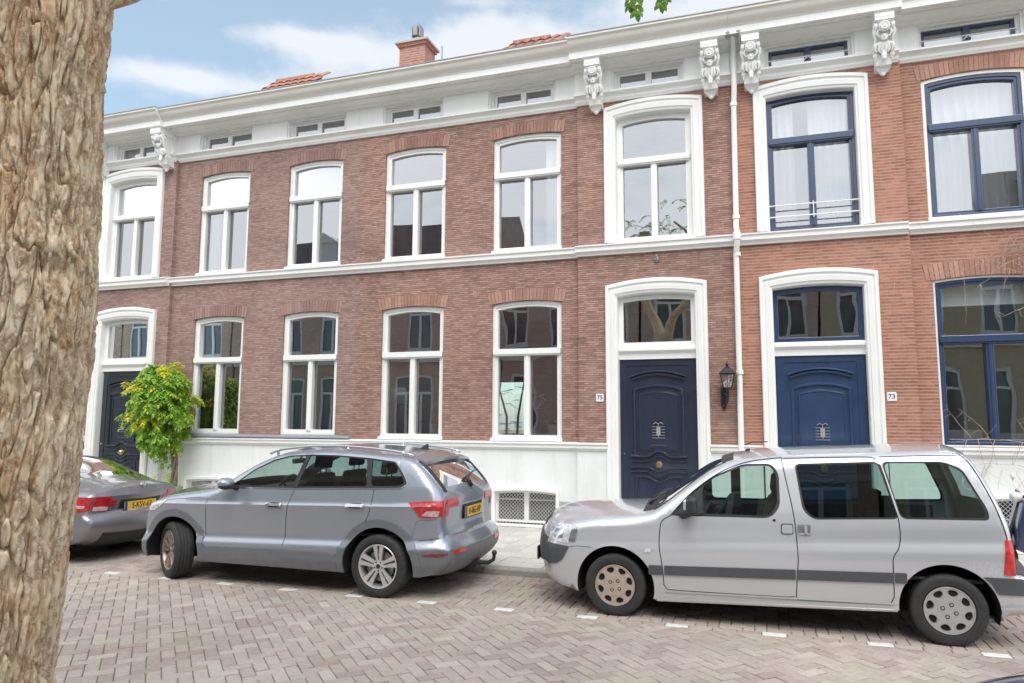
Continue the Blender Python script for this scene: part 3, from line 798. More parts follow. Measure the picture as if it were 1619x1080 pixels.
# ================================================================== left house
hl=thing('brick_house','purplish brick house behind the small leafy tree with a black front door','house',(-12,0,0))
holes=[archpoly(*WX[k],1.56,GZ[1],GZ[2]) for k in (1,2)]+[archpoly(*WX[k],UZ[0]-.002,UZ[1],UZ[2]) for k in (1,2)]
mb=MB();wallpanel(mb,-11.45,-7.072,1.42,7.30,holes,0,.2)
XL=-13.42;XR=-11.76
wallpanel(mb,-13.75,-11.45,1.42,7.30,[archpoly(XL+.05,XR-.05,4.795,7.08,.085)],RY,.28,notch=[(XL+.05,1.42)]+archpoly(XL+.05,XR-.05,0,4.02,.08)[1:-1]+[(XR-.05,1.42)])
h2=[archpoly(-15.6,-14.4,1.5,3.87,.065),archpoly(-15.6,-14.4,4.79,6.88,.065)]
wallpanel(mb,-20,-13.75,1.42,7.30,h2,0,.2)
mb.build('wall',M['brickL'],hl)
arches(hl,[((*WX[k],Z[1],Z[2]),{}) for k in (1,2) for Z in (GZ,UZ)],'archL')
mb=MB();wallpanel(mb,-11.47,-7.072,.52,1.40,[[(-10.82,.5201),(-10.82,.70),(-9.54,.70),(-9.54,.5201)]],-.03,.25)
wallpanel(mb,-11.74,-11.47,.52,1.40,[],RY-.03,.3);wallpanel(mb,-13.75,-13.44,.52,1.40,[],RY-.03,.3);wallpanel(mb,-20,-13.75,.52,1.40,[],-.03,.3)
mb.build('plinth',M['whitewall'],hl)
for q in ((-11.46,-10.82,PZ-.05,.519,[],-.045,.2),(-9.54,-7.072,PZ-.05,.519,[],-.045,.2),(-11.74,-11.46,PZ-.05,.519,[],RY-.045,.2),(-20,-13.44,PZ-.05,.519,[],RY-.045,.2),):
    mb=MB();wallpanel(mb,*q);mb.build('granite_base',M['granite'],hl,bevel=.004)
SG=[(-11.48,-7.072,0),(-13.75,-11.48,RY),(-20,-13.75,0)]
course(hl,'plinth_ledge',LEDGE,[(-11.48,-7.072,0),(-11.74,-11.48,RY),(-13.75,-13.44,RY)]);course(hl,'string_course',STRING,SG);course(hl,'architrave_band',BAND,SG)
mb=MB();mb.extrude_x([(.06,1.50),(-.08,1.502),(-.08,1.535),(.06,1.565)],-10.95,-7.12);mb.build('sill_course',M['slate'],hl,bevel=.004)
course(hl,'cornice',CORN,SG);course(hl,'gutter',CYMA,SG,'cream');course(hl,'gutter_edge',LEAD,SG,'gutterlead')
frieze(hl,-11.48,-7.072,0,[(-10.87,-9.55),(-8.72,-7.36)]);frieze(hl,-13.75,-11.48,RY,[(-13.10,-11.86)])
for cx in (-11.63,-13.42): corbel(hl,cx,RY)
basement(hl,-10.82,-9.54,-.03)
for k in (1,2):
    w,gy=window(hl,*WX[k],1.56,*GZ[1:3],GZ[3],sill=False)
    if k==1: curtain(w,-10.75,-10.55,1.6,3.9,gy+.12,.02,.09,'interior')
    w,gy=window(hl,*WX[k],*UZ[:3],UZ[3]);blind(w,WX[k][0]+.1,WX[k][1]-.1,UZ[3]-.12,UZ[1]+.02,gy+.05)
    if k==1: curtain(w,-10.74,-10.5,UZ[0]+.1,UZ[3]-.1,gy+.1,.02,.1)
w,gy=window(hl,-15.6,-14.4,*GZ[:3],GZ[3]);w,gy=window(hl,-15.6,-14.4,*UZ[:3],UZ[3])
architrave(hl,XL,XR,4.79,7.14,.095,RY,ARCH)
w,gy=window(hl,XL+.2,XR-.2,4.80,6.955,.05,6.20,RY+.05);blind(w,XL+.28,XR-.28,6.1,7.0,gy+.05)
doorway(hl,XL,XR,4.10,.095,RY,'blackdoor')
rooms(hl,-20,-11.5,'interior',4,y0=.2);rooms(hl,-11.46,-7.1,'interior',4.8)
# ================================================================== right house
hr=thing('brick_house','orange brick house with blue window frames and blue front door right of the drainpipe','house',(3,0,0))
W7=(2.50,3.84);W8=(4.95,6.25)
holes=[archpoly(*w_,1.50,3.90,.045) for w_ in (W7,W8)]+[archpoly(*w_,UZ[0]-.002,6.96,.055) for w_ in (W7,W8)]
mb=MB();wallpanel(mb,2.22,8.8,1.42,7.30,holes,0,.2)
XL,XR=.10,1.77
wallpanel(mb,-.232,2.22,1.42,7.30,[archpoly(XL+.05,XR-.05,4.795,7.08,.085)],RY,.28,notch=[(XL+.05,1.42)]+archpoly(XL+.05,XR-.05,0,4.02,.08)[1:-1]+[(XR-.05,1.42)])
mb.build('wall',M['brickR'],hr)
arches(hr,[((*w_,3.90,.045),dict(h=.24,over=.09)) for w_ in (W7,W8)]+[((*w_,6.96,.055),{}) for w_ in (W7,W8)],'archR')
mb=MB();wallpanel(mb,2.20,8.8,.52,1.40,[[(2.95,.5201),(2.95,.84),(4.15,.84),(4.15,.5201)]],-.03,.25)
wallpanel(mb,-.232,.08,.52,1.40,[],RY-.03,.3);wallpanel(mb,1.79,2.20,.52,1.40,[],RY-.03,.3)
mb.build('plinth',M['whitewall'],hr)
for q in ((2.2,2.95,PZ-.05,.519,[],-.045,.2),(4.15,8.8,PZ-.05,.519,[],-.045,.2),(-.232,.08,PZ-.05,.519,[],RY-.045,.25),(1.79,2.2,PZ-.05,.519,[],RY-.045,.25),):
    mb=MB();wallpanel(mb,*q);mb.build('granite_base',M['granite'],hr,bevel=.004)
SG=[(2.20,8.8,0),(-.232,2.20,RY)]
course(hr,'plinth_ledge',LEDGE,[(2.20,8.8,0),(-.232,.09,RY),(1.78,2.20,RY)]);course(hr,'string_course',STRING,SG);course(hr,'architrave_band',BAND,SG)
course(hr,'cornice',CORN,SG);course(hr,'gutter',CYMA,SG,'cream');course(hr,'gutter_edge',LEAD,SG,'gutterlead')
frieze(hr,2.20,8.8,0,[(2.46,3.84),(4.9,6.3)],'bluepaint');frieze(hr,-.232,2.20,RY,[(.28,1.60)],'bluepaint')
for cx in (.09,1.97): corbel(hr,cx,RY)
basement(hr,2.95,4.15,-.03,.085,.84)
w,gy=window(hr,*W7,1.50,3.90,.045,3.04,frame='bluepaint',casing=.03,glass='oldglass',stile=.075,sill=False);blind(w,2.6,3.76,3.55,3.95,gy+.12)
g=MB();g.box(2.6,3.06,gy+.12,gy+.13,1.55,1.74);g.box(3.2,3.76,gy+.12,gy+.13,1.55,1.70);g.build('window_screen',M['curtain'],w)
w,gy=window(hr,*W7,UZ[0],6.96,.055,6.22,frame='bluepaint',casing=.05,stile=.085);curtain(w,2.6,3.76,UZ[0]+.08,7.0,gy+.16,.03,.14)
w,gy=window(hr,*W8,1.50,3.90,.045,3.04,frame='bluepaint',casing=.03,stile=.075,sill=False)
w,gy=window(hr,*W8,UZ[0],6.96,.055,6.22,frame='bluepaint',casing=.05,stile=.085);curtain(w,5.05,6.15,UZ[0]+.08,7.0,gy+.16)
architrave(hr,XL,XR,4.79,7.14,.095,RY,ARCH)
w,gy=window(hr,XL+.2,XR-.2,4.80,6.96,.05,6.26,RY+.05,frame='bluepaint',stile=.085,sill=False)
curtain(w,.38,.70,UZ[0]+.08,6.98,gy+.14,.03,.10);curtain(w,.92,1.48,UZ[0]+.08,6.98,gy+.14,.03,.11)
g=MB()
for z in (5.02,5.20): g.tube([(XL+.18,RY+.02,z),(XR-.18,RY+.02,z)],.010,8)
for x in (XL+.19,(XL+XR)/2,XR-.19): g.tube([(x,RY+.02,4.98),(x,RY+.02,5.24)],.008,6)
g.build('balcony_rail',M['white'],w)
doorway(hr,XL,XR,4.07,.095,RY,'bluedoor','bluepaint',True)
rooms(hr,-.2,2.3,'interior',4,y0=.12);rooms(hr,2.32,8.8,'interior',4.8)

# roofs
def roof(par,x0,x1,hump):
    mb=MB();mb.extrude_x([(-.1,8.236),(5.2,10.75),(10.5,8.236)],x0,x1)
    r=mb.build('roof',M['roofslab'],par)
    if hump:
        a,b,z=hump
        mb=MB()
        tiles(mb,(a+.1,2.2,9.6),(b-.6,2.2,9.6),(a+.6,3.2,z+.03),.21,.26)
        # hipped ends
        mb2=MB();mb2.add([(a,2.2,9.5),(b,2.2,9.5),(b-.4,3.2,z-.02),(a+.4,3.2,z-.02),(b,4.2,9.5),(a,4.2,9.5)],[(0,1,2,3),(1,4,2),(4,5,3,2),(5,0,3)])
        mb2.build('dormer_core',M['roofslab'],par)
        tb=[(a+.55+(b-a-1.1)*i/12,3.2,z+.02) for i in range(13)]
        for i in range(12): mb.tube([tb[i],(tb[i+1][0]-.01,3.2,z+.03)],[.07,.06],8)
        mb.build('dormer_roof',M['tile'],par)
M['roofslab']=P('roof_clay',(.40,.16,.10),.85,var=.25,scale=4,bump=.3,bscale=15)
roof(hl,-20,-7.08,(-12.1,-9.85,10.57));roof(hc,-7.06,-.25,(-5.6,-3.6,10.51));roof(hr,-.23,8.8,None)
# chimney of the centre house
mb=MB();mb.box(-7.90,-7.22,3.0,3.55,9.2,10.80);mb.box(-7.94,-7.18,2.96,3.59,10.80,10.87)
ch=mb.build('chimney',M['brickChim'],hc)
mb=MB();mb.box(-7.99,-7.13,2.91,3.64,10.87,10.93);mb.lathe([(.10,0),(.09,.12),(.11,.14),(.11,.17),(.08,.17),(.08,0)],Matrix.Translation((-7.55,3.25,10.93)),20)
mb.build('chimney_cap',M['granite'],ch,bevel=.006)
mb=MB()
for s in (-1,1):
    mb.box(-7.55+s*.10-.012,-7.55+s*.10+.012,3.14,3.36,11.12,11.40)
    mb.tube([(-7.55+s*.10,3.25,11.14),(-7.55,3.25,11.06)],.015,6)
mb.box(-7.66,-7.44,3.23,3.27,11.2,11.24);mb.tube([(-7.52,3.2,11.05),(-7.52,3.2,11.5)],.02,8);mb.box(-7.60,-7.5,3.1,3.4,11.14,11.38)
mb.build('chimney_cowl',M['gutterlead'],ch)
mb=MB();mb.tube([(-6.78,3,10.0),(-6.78,3,10.66)],.022,8);tag(mb.build('vent_pipe',M['grey']),'thin grey vent pipe rising from the roof right of the chimney','pipe')
# drainpipe
mb=MB();py=RY-.085
mb.tube([(-.165,RY-.45,7.93),(-.165,RY-.22,7.80),(-.17,py-.08,7.66),(-.17,py-.08,7.25),(-.175,py-.06,7.1),(-.19,py,6.9),(-.205,py,5.0),(-.21,py-.03,4.92),(-.20,py-.10,4.82),(-.20,py-.11,4.62),(-.215,py-.02,4.5),(-.22,py,4.4),(-.225,py,2.5),(-.235,py,.12)],.043,14)
dp=mb.build('drainpipe',M['white'],smooth=True,angle=60);tag(dp,'white drainpipe running down between the brown and the orange brick houses','drainpipe')
for z in (6.9,5.05,4.45,2.6,1.2):
    mb=MB();mb.lathe([(.043,-.035),(.056,-.03),(.056,.03),(.043,.035)],Matrix.Translation((-.19-.04*(7-z)/6,py,z)),16);mb.box(-.24,-.17,py,RY,z-.012,z+.012);mb.build('pipe_bracket',M['white'],dp)
mb=MB();mb.lathe([(.045,-.07),(.062,-.06),(.062,.05),(.048,.07)],Matrix.Translation((-.20,py-.105,4.72)),16);mb.build('pipe_collar',M['white'],dp)
mb=MB();mb.box(-.28,-.06,RY-.47,RY-.38,7.87,7.91);mb.ball((-.24,RY-.46,7.90),(.06,.05,.04));mb.ball((-.08,RY-.46,7.90),(.06,.05,.04))
mb.build('pipe_hopper',M['gutterlead'],dp)
# wall lantern
lx,ly=-.41,RY
mb=MB();mb.box(lx-.10,lx-.02,ly-.03,ly,2.08,2.32);mb.ball((lx-.06,ly-.02,2.35),(.04,.025,.05));mb.ball((lx-.06,ly-.02,2.07),(.03,.025,.05))
mb.tube([(lx-.06,ly-.03,2.16),(lx-.03,ly-.09,2.13),(lx,ly-.16,2.16),(lx+.01,ly-.2,2.24),(lx+.01,ly-.2,2.33)],[.018,.022,.018,.016,.02],8)
mb.tube([(lx-.06,ly-.03,2.26),(lx-.05,ly-.08,2.28),(lx-.01,ly-.12,2.24),(lx+.01,ly-.19,2.25)],.01,6)
lan=mb.build('wall_lantern',M['black'],smooth=True,angle=40);tag(lan,'black lantern on a curled iron bracket beside the navy front door','lantern')
mb=MB();cx,cy=lx+.01,ly-.2
def lanrect(z,r): return [(cx-r,cy-r,z),(cx+r,cy-r,z),(cx+r,cy+r,z),(cx-r,cy+r,z)]
b4=lanrect(2.36,.06);t4=lanrect(2.57,.105)
for i in range(4):
    mb.tube([b4[i],t4[i]],.008,6);mb.tube([b4[i],b4[(i+1)%4]],.009,6);mb.tube([t4[i],t4[(i+1)%4]],.012,6)
mb.tube([((b4[0][0]+b4[1][0])/2,cy-.06,2.36),(cx,cy-.105,2.57)],.005,6)
mb.add(lanrect(2.575,.125)+lanrect(2.66,.05)+[(cx,cy,2.70)],[(0,1,5,4),(1,2,6,5),(2,3,7,6),(3,0,4,7),(4,5,8),(5,6,8),(6,7,8),(7,4,8),(3,2,1,0)])
mb.ball((cx,cy,2.71),(.025,.025,.03));mb.tube([(cx,cy,2.70),(cx,cy,2.77)],[.014,.004],6)
mb.build('lantern_cage',M['black'],lan)
mb=MB();mb.add([b4[i] for i in range(4)]+[t4[i] for i in range(4)],[(0,1,5,4),(1,2,6,5),(2,3,7,6),(3,0,4,7)]);mb.build('lantern_glass',M['lampglass'],lan)
mb=MB();mb.tube([(cx,cy,2.36),(cx,cy,2.42),(cx,cy,2.46),(cx,cy,2.52),(cx,cy,2.54)],[.012,.014,.03,.03,.01],12);mb.build('bulb',M['frost'],lan,smooth=True)
# house numbers
def number(cx,cz,txt,label):
    mb=MB();y=RY
    p=roundcorners([(cx-.065,cz-.065),(cx-.065,cz+.065),(cx+.065,cz+.065),(cx+.065,cz-.065)],.02)
    mb.extrude_y(p,y-.014,y-.001)
    o=mb.build('house_number_plate',M['enamel'],bevel=.004);tag(o,label,'number plate')
    t=MB();text_mb(t,txt,.095,Matrix.Translation((cx,y-.016,cz))@Matrix.Rotation(PI/2,4,'X'));t.build('number',M['print'],o)
number(-2.42,2.225,'75','small white house number plate reading 75 left of the navy door')
number(1.87,2.215,'73','small white house number plate reading 73 right of the bright blue door')
# small wall lamp/hook under the string course and iron anchors
mb=MB();mb.ball((-1.46,RY-.02,4.47),(.045,.03,.05));mb.tube([(-1.46,RY-.02,4.47),(-1.46,RY-.07,4.50),(-1.46,RY-.05,4.55)],.012,8);mb.box(-1.48,-1.44,RY-.012,RY,4.42,4.54)
tag(mb.build('cable_hook',M['grey'],smooth=True),'small grey cable hook in the brickwork above the navy door surround','hook')
# ------------------------------------------------------------------ cars
class Car:
    """side skin y=f(x,z) + crowned strip across the car; world coordinates"""
    def __init__(s,yc,top,bot,prof,k,xref,W,R,crown,taperF,taperR,fx,rx):
        s.yc=yc;s.top=catmull(top,.035);s.bot=bot;s.prof=prof;s.k=k;s.xref=xref;s.R=R;s.crown=crown
        s.tF=taperF;s.tR=taperR;s.fx=fx;s.rx=rx
        T=s.top;s.L=[0]
        for i in range(1,len(T)): s.L.append(s.L[-1]+math.dist(T[i],T[i-1]))
        s.nrm=[]
        for i in range(len(T)):
            a=T[max(i-1,0)];b=T[min(i+1,len(T)-1)];t=Vector((b[0]-a[0],b[1]-a[1])).normalized()
            s.nrm.append(Vector((-t.y,t.x)))          # outward: top runs front -> rear
    def base(s,x,z):
        zz=z-s.k*(x-s.xref);p=s.prof
        if zz<=p[0][0]: y=p[0][1]
        elif zz>=p[-1][0]:
            a,b=p[-2],p[-1]; y=b[1]+(zz-b[0])*(b[1]-a[1])/(b[0]-a[0])
        else:
            for a,b in zip(p,p[1:]):
                if a[0]<=zz<=b[0]:
                    y=a[1]+(b[1]-a[1])*(zz-a[0])/(b[0]-a[0]);break
        dF=x-s.fx; 
        if dF<s.tF[0]: y-=s.tF[1]*(1-max(0,dF)/s.tF[0])**2
        dR=s.rx-x
        if dR<s.tR[0]: y-=s.tR[1]*(1-max(0,dR)/s.tR[0])**2
        return y
    def near(s,x,z):
        best=9;bi=0;T=s.top
        for i in range(len(T)):
            d=(T[i][0]-x)**2+(T[i][1]-z)**2
            if d<best: best=d;bi=i
        d=math.sqrt(best)
        for j in (bi-1,bi):
            if 0<=j<len(T)-1:
                a=Vector(T[j]);b=Vector(T[j+1]);e=b-a;t=max(0,min(1,(Vector((x,z))-a).dot(e)/max(1e-9,e.length_squared)))
                q=(a+e*t-Vector((x,z))).length
                if q<d: d=q
        return d,bi
    def rad(s,i):
        t=s.L[i]/s.L[-1]
        for a,b in zip(s.R,s.R[1:]):
            if a[0]<=t<=b[0]: return a[1]+(b[1]-a[1])*(t-a[0])/(b[0]-a[0])
        return s.R[-1][1]
    def f(s,x,z):
        y=s.base(x,z);d,i=s.near(x,z);r=s.rad(i)
        if d<r: y-=r-math.sqrt(max(0,r*r-(r-d)**2))
        return y
    def edge(s,i0,i1): return s.top[i0:i1+1]
    def P(s,x,z,side,off=0): return (x,s.yc+side*(s.f(x,z)+off),z)
    def mesh(s,poly,holes,side,off=0,sp=.05,extra=True,rim=0):
        xs=[p[0] for p in poly];zs=[p[1] for p in poly]
        pts=[]
        allp=[poly]+list(holes)
        bd=[q for h in allp for q in h]
        def ok(p,tol):
            if not inside(p,poly) or any(inside(p,h) for h in holes): return False
            t2=tol*tol
            for q in bd:
                if (q[0]-p[0])**2+(q[1]-p[1])**2<t2: return False
            return True
        rows=[]
        z=0.0
        glass=off<=-.012
        if glass: extra=False;sp=max(sp,.06)
        kinks=[] if glass else [a[0] for a in s.prof]
        while z<2: rows.append(z);z+=sp
        rows=[r for r in rows if all(abs(r-q)>sp*.35 for q in kinks)]+kinks
        x=min(xs)+sp/2
        while x<max(xs):
            for zz in rows:
                p=(x,zz+s.k*(x-s.xref))
                if min(zs)<p[1]<max(zs) and ok(p,sp*(.6 if glass else .32)): pts.append(p)
            x+=sp
        if extra:
            for i in range(1,len(s.top)-1):
                r=s.rad(i)
                for th in (22,40,57,73):
                    d=r*(1-math.cos(math.radians(th)))
                    p=(s.top[i][0]-s.nrm[i].x*d,s.top[i][1]-s.nrm[i].y*d)
                    if min(xs)<=p[0]<=max(xs) and min(zs)<=p[1]<=max(zs) and ok(p,min(.012,.4*d)): pts.append(p)
        v,f=cdt(poly,holes,pts)
        if glass:                                     # panes are one smooth curved sheet
            A=lambda q:np.array([[1,a,b,a*a,b*b,a*b] for a,b in q])
            c=np.linalg.lstsq(A(bd),np.array([s.f(a,b) for a,b in bd]),rcond=None)[0]
            y=A(v)@c
            return [(a,s.yc+side*(float(q)+off),b) for (a,b),q in zip(v,y)],f
        vs=[s.P(a,b,side,off) for a,b in v]
        return vs,f
    def skin(s,mb,holes,side,mi=0):
        poly=s.top+s.bot
        vs,f=s.mesh(poly,holes,side);mb.add(vs,f,mi)
    def patch(s,mb,poly,side,off=.006,mi=0,sp=.05,r=.0,closed=True,base=-.004,holes=()):
        if r: poly=roundcorners(poly,r)
        poly=densify(poly,.03)
        holes=[densify(roundcorners(h,r) if r else h,.03) for h in holes]
        vs,f=s.mesh(poly,holes,side,off,sp,extra=sp<.06)
        mb.add(vs,f,mi)
        if closed:
            for pl in [poly]+holes:
                n=len(pl)
                a=[s.P(x,z,side,off) for x,z in pl];b=[s.P(x,z,side,base) for x,z in pl]
                mb.add(a+b,[(i,(i+1)%n,(i+1)%n+n,i+n) for i in range(n)],mi)
    def line(s,mb,pts,side,w=.006,off=.0015,mi=0,smooth=True):
        mb.cuts=getattr(mb,'cuts',[])+[(len(mb.v),len(mb.f))]
        pts=catmull(pts,.03) if smooth else densify(pts,.03,False)
        n=len(pts);vs=[];fs=[]
        for i,p in enumerate(pts):
            a=pts[max(i-1,0)];b=pts[min(i+1,n-1)];t=Vector((b[0]-a[0],b[1]-a[1])).normalized();nn=Vector((-t.y,t.x))*w/2
            vs+=[s.P(p[0]+nn.x,p[1]+nn.y,side,off),s.P(p[0]-nn.x,p[1]-nn.y,side,off)]
        for i in range(n-1): fs.append((2*i,2*i+1,2*i+3,2*i+2))
        mb.add(vs,fs,mi)
    # ---- the strip across
    def cr(s,i):
        t=s.L[i]/s.L[-1]
        for a,b in zip(s.crown,s.crown[1:]):
            if a[0]<=t<=b[0]: return a[1]+(b[1]-a[1])*(t-a[0])/(b[0]-a[0])
        return s.crown[-1][1]
    def SP(s,i,t,off=0):
        x,z=s.top[i];w=s.f(x,z);c=s.cr(i)
        n=s.nrm[i];k=c*(1-abs(t)**2.2)+off
        return (x+n.x*k,s.yc+t*w,z+n.y*k)
    def idx(s,x=None,z=None,part='any'):
        best=None
        for i,(a,b) in enumerate(s.top):
            if part=='front' and i>len(s.top)*.5: continue
            if part=='rear' and i<len(s.top)*.5: continue
            d=(0 if x is None else (a-x)**2)+(0 if z is None else (b-z)**2)
            if best is None or d<best[0]: best=(d,i)
        return best[1]
    def strip(s,mb,i0,i1,t0,t1,off=0,mi=0,nt=16,holes=(),rim=False):
        ts=[t0+(t1-t0)*k/nt for k in range(nt+1)]
        # make sure hole edges are columns
        for (a,b,c,d) in holes:
            for q in (c,d):
                if t0<q<t1:
                    j=min(range(1,nt),key=lambda k:abs(ts[k]-q));ts[j]=q
        n=len(ts);vs=[];fs=[]
        for i in range(i0,i1+1):
            for t in ts: vs.append(s.SP(i,t,off))
        for i in range(i0,i1):
            for j in range(n-1):
                tm=(ts[j]+ts[j+1])/2
                if any(a<=i<b and c<tm<d for a,b,c,d in holes): continue
                k=(i-i0)*n+j;fs.append((k,k+1,k+n+1,k+n))
        mb.add(vs,fs,mi)
        if rim:
            bd=[(i0,t) for t in ts]+[(i,t1) for i in range(i0+1,i1)]+[(i1,t) for t in ts[::-1]]+[(i,t0) for i in range(i1-1,i0,-1)]
            a=[s.SP(i,t,off) for i,t in bd];b=[s.SP(i,t,-.006) for i,t in bd];m=len(bd)
            mb.add(a+b,[(q,(q+1)%m,(q+1)%m+m,q+m) for q in range(m)],mi)
def splitgaps(mb,par):
    c=mb.cuts+[(len(mb.v),len(mb.f))]
    for (v0,f0),(v1,f1) in zip(c,c[1:]):
        m=MB();m.v=mb.v[v0:v1];m.f=[tuple(i-v0 for i in f) for f in mb.f[f0:f1]];m.m=[0]*len(m.f);m.build('panel_gap',M['gap'],par,fixn=False)
def arc(cx,cz,r,zb,n=26):
    """wheel opening from rear to front: points over the top between the two crossings of z=zb"""
    a0=math.asin((zb-cz)/r)
    return [(cx+r*math.cos(a0+(PI-2*a0)*i/n),cz+r*math.sin(a0+(PI-2*a0)*i/n)) for i in range(n+1)]
def paint(name,col,metal=.55,rough=.32):
    m,nt,b=nodes(name)
    b.inputs['Base Color'].default_value=(*col,1);b.inputs['Metallic'].default_value=metal;b.inputs['Roughness'].default_value=rough
    b.inputs['Coat Weight'].default_value=1;b.inputs['Coat Roughness'].default_value=.04;b.inputs['Coat IOR'].default_value=1.5
    tc=N(nt,'ShaderNodeTexCoord');v=N(nt,'ShaderNodeTexNoise',i_Scale=1.1,i_Detail=7.0,i_Roughness=.7);L(nt,tc,'Object',v,'Vector')
    mr=N(nt,'ShaderNodeMapRange');mr.inputs['To Min'].default_value=rough*.85;mr.inputs['To Max'].default_value=rough*1.3;L(nt,v,0,mr,0);L(nt,mr,0,b,'Roughness')
    # road film low on the body
    sp=N(nt,'ShaderNodeSeparateXYZ');L(nt,tc,'Object',sp,0)
    m2=N(nt,'ShaderNodeMapRange');m2.inputs['From Min'].default_value=.62;m2.inputs['From Max'].default_value=.15;m2.inputs['To Max'].default_value=.6;L(nt,sp,2,m2,0)
    mu=N(nt,'ShaderNodeMath',operation='MULTIPLY');L(nt,m2,0,mu,0);L(nt,v,0,mu,1)
    mx=mixc(nt);L(nt,mu,0,mx,0);mx.inputs[6].default_value=(*col,1);mx.inputs[7].default_value=(.22,.19,.16,1);nt.links.new(mx.outputs[2],b.inputs['Base Color'])
    return m
M['paintSUV']=paint('blue_grey_metallic_paint',(.335,.37,.43),.5,.22)
M['paintVan']=paint('silver_metallic_paint',(.67,.69,.74),.5,.24)
M['paintSedan']=paint('dark_grey_metallic_paint',(.24,.24,.265),.45,.3)
M['paintBlue']=paint('dark_blue_paint',(.02,.035,.10),.3,.3)
M['clad']=P('grey_plastic_cladding',(.17,.175,.19),.5,var=.12,scale=9,stain=.15)
M['cladlight']=P('painted_cladding',(.185,.20,.225),.38,metal=.3,coat=.4,var=.06,scale=9)
M['plastic']=P('dark_plastic',(.028,.03,.034),.5,var=.2,scale=14)
M['strip']=P('dark_grey_rub_strip',(.075,.08,.09),.45,var=.12,scale=10)
M['gap']=P('panel_gap',(.012,.012,.014),.8,var=.05)
M['tyre']=P('tyre_rubber',(.030,.030,.032),.75,var=.25,scale=14,bump=.2,bscale=80,stain=.25)
M['alloy']=P('alloy_wheel',(.66,.64,.64),.32,metal=.6,var=.1,scale=20)
M['alloydirty']=P('brake_dusted_alloy',(.40,.33,.29),.4,metal=.6,var=.18,scale=20)
M['cap']=P('silver_hubcap',(.50,.50,.50),.38,metal=.5,var=.08,scale=20)
M['caprust']=P('brake_dusted_hubcap',(.50,.41,.36),.45,metal=.35,var=.16,scale=20)
M['seat']=P('seat_fabric',(.045,.042,.045),.9,var=.3,scale=30)
M['seatbrown']=P('brown_seat_fabric',(.10,.065,.05),.9,var=.3,scale=30)
M['liner']=P('cabin_lining',(.12,.12,.115),.8,var=.1)
M['dark']=P('underbody',(.012,.012,.012),.9,var=.1)
M['plate']=P('yellow_plate',(.80,.50,.03),.4,var=.05)
M['euband']=P('blue_plate_band',(.01,.06,.35),.4,var=.05)
def lampmat(name,col,rough=.08,var=.35,sc=(30,6,30)):
    m,nt,b=nodes(name);tc=N(nt,'ShaderNodeTexCoord');mp=N(nt,'ShaderNodeMapping');mp.inputs['Scale'].default_value=sc;L(nt,tc,'Object',mp,0)
    w=N(nt,'ShaderNodeTexNoise',i_Scale=1.0,i_Detail=2.0);L(nt,mp,0,w,'Vector')
    r=ramp(nt,[(.35,[c*(1-var) for c in col]),(.65,[min(1,c*(1+var)) for c in col])]);L(nt,w,0,r,0);L(nt,r,0,b,'Base Color')
    b.inputs['Roughness'].default_value=.35;b.inputs['Coat Weight'].default_value=1;b.inputs['Coat Roughness'].default_value=.03;b.inputs['Specular IOR Level'].default_value=.6
    return m
M['redlamp']=lampmat('red_tail_lamp',(.50,.012,.02))
M['darkred']=lampmat('dark_red_lamp',(.20,.01,.018))
M['clearlamp']=lampmat('clear_lamp',(.60,.63,.66),var=.3)
M['pinklamp']=lampmat('pale_tail_lamp_glass',(.62,.42,.44),var=.25)
M['orangelamp']=lampmat('amber_lamp',(.6,.22,.08))
M['mirrorglass']=P('chrome_trim',(.62,.64,.66),.18,metal=1,var=.05)

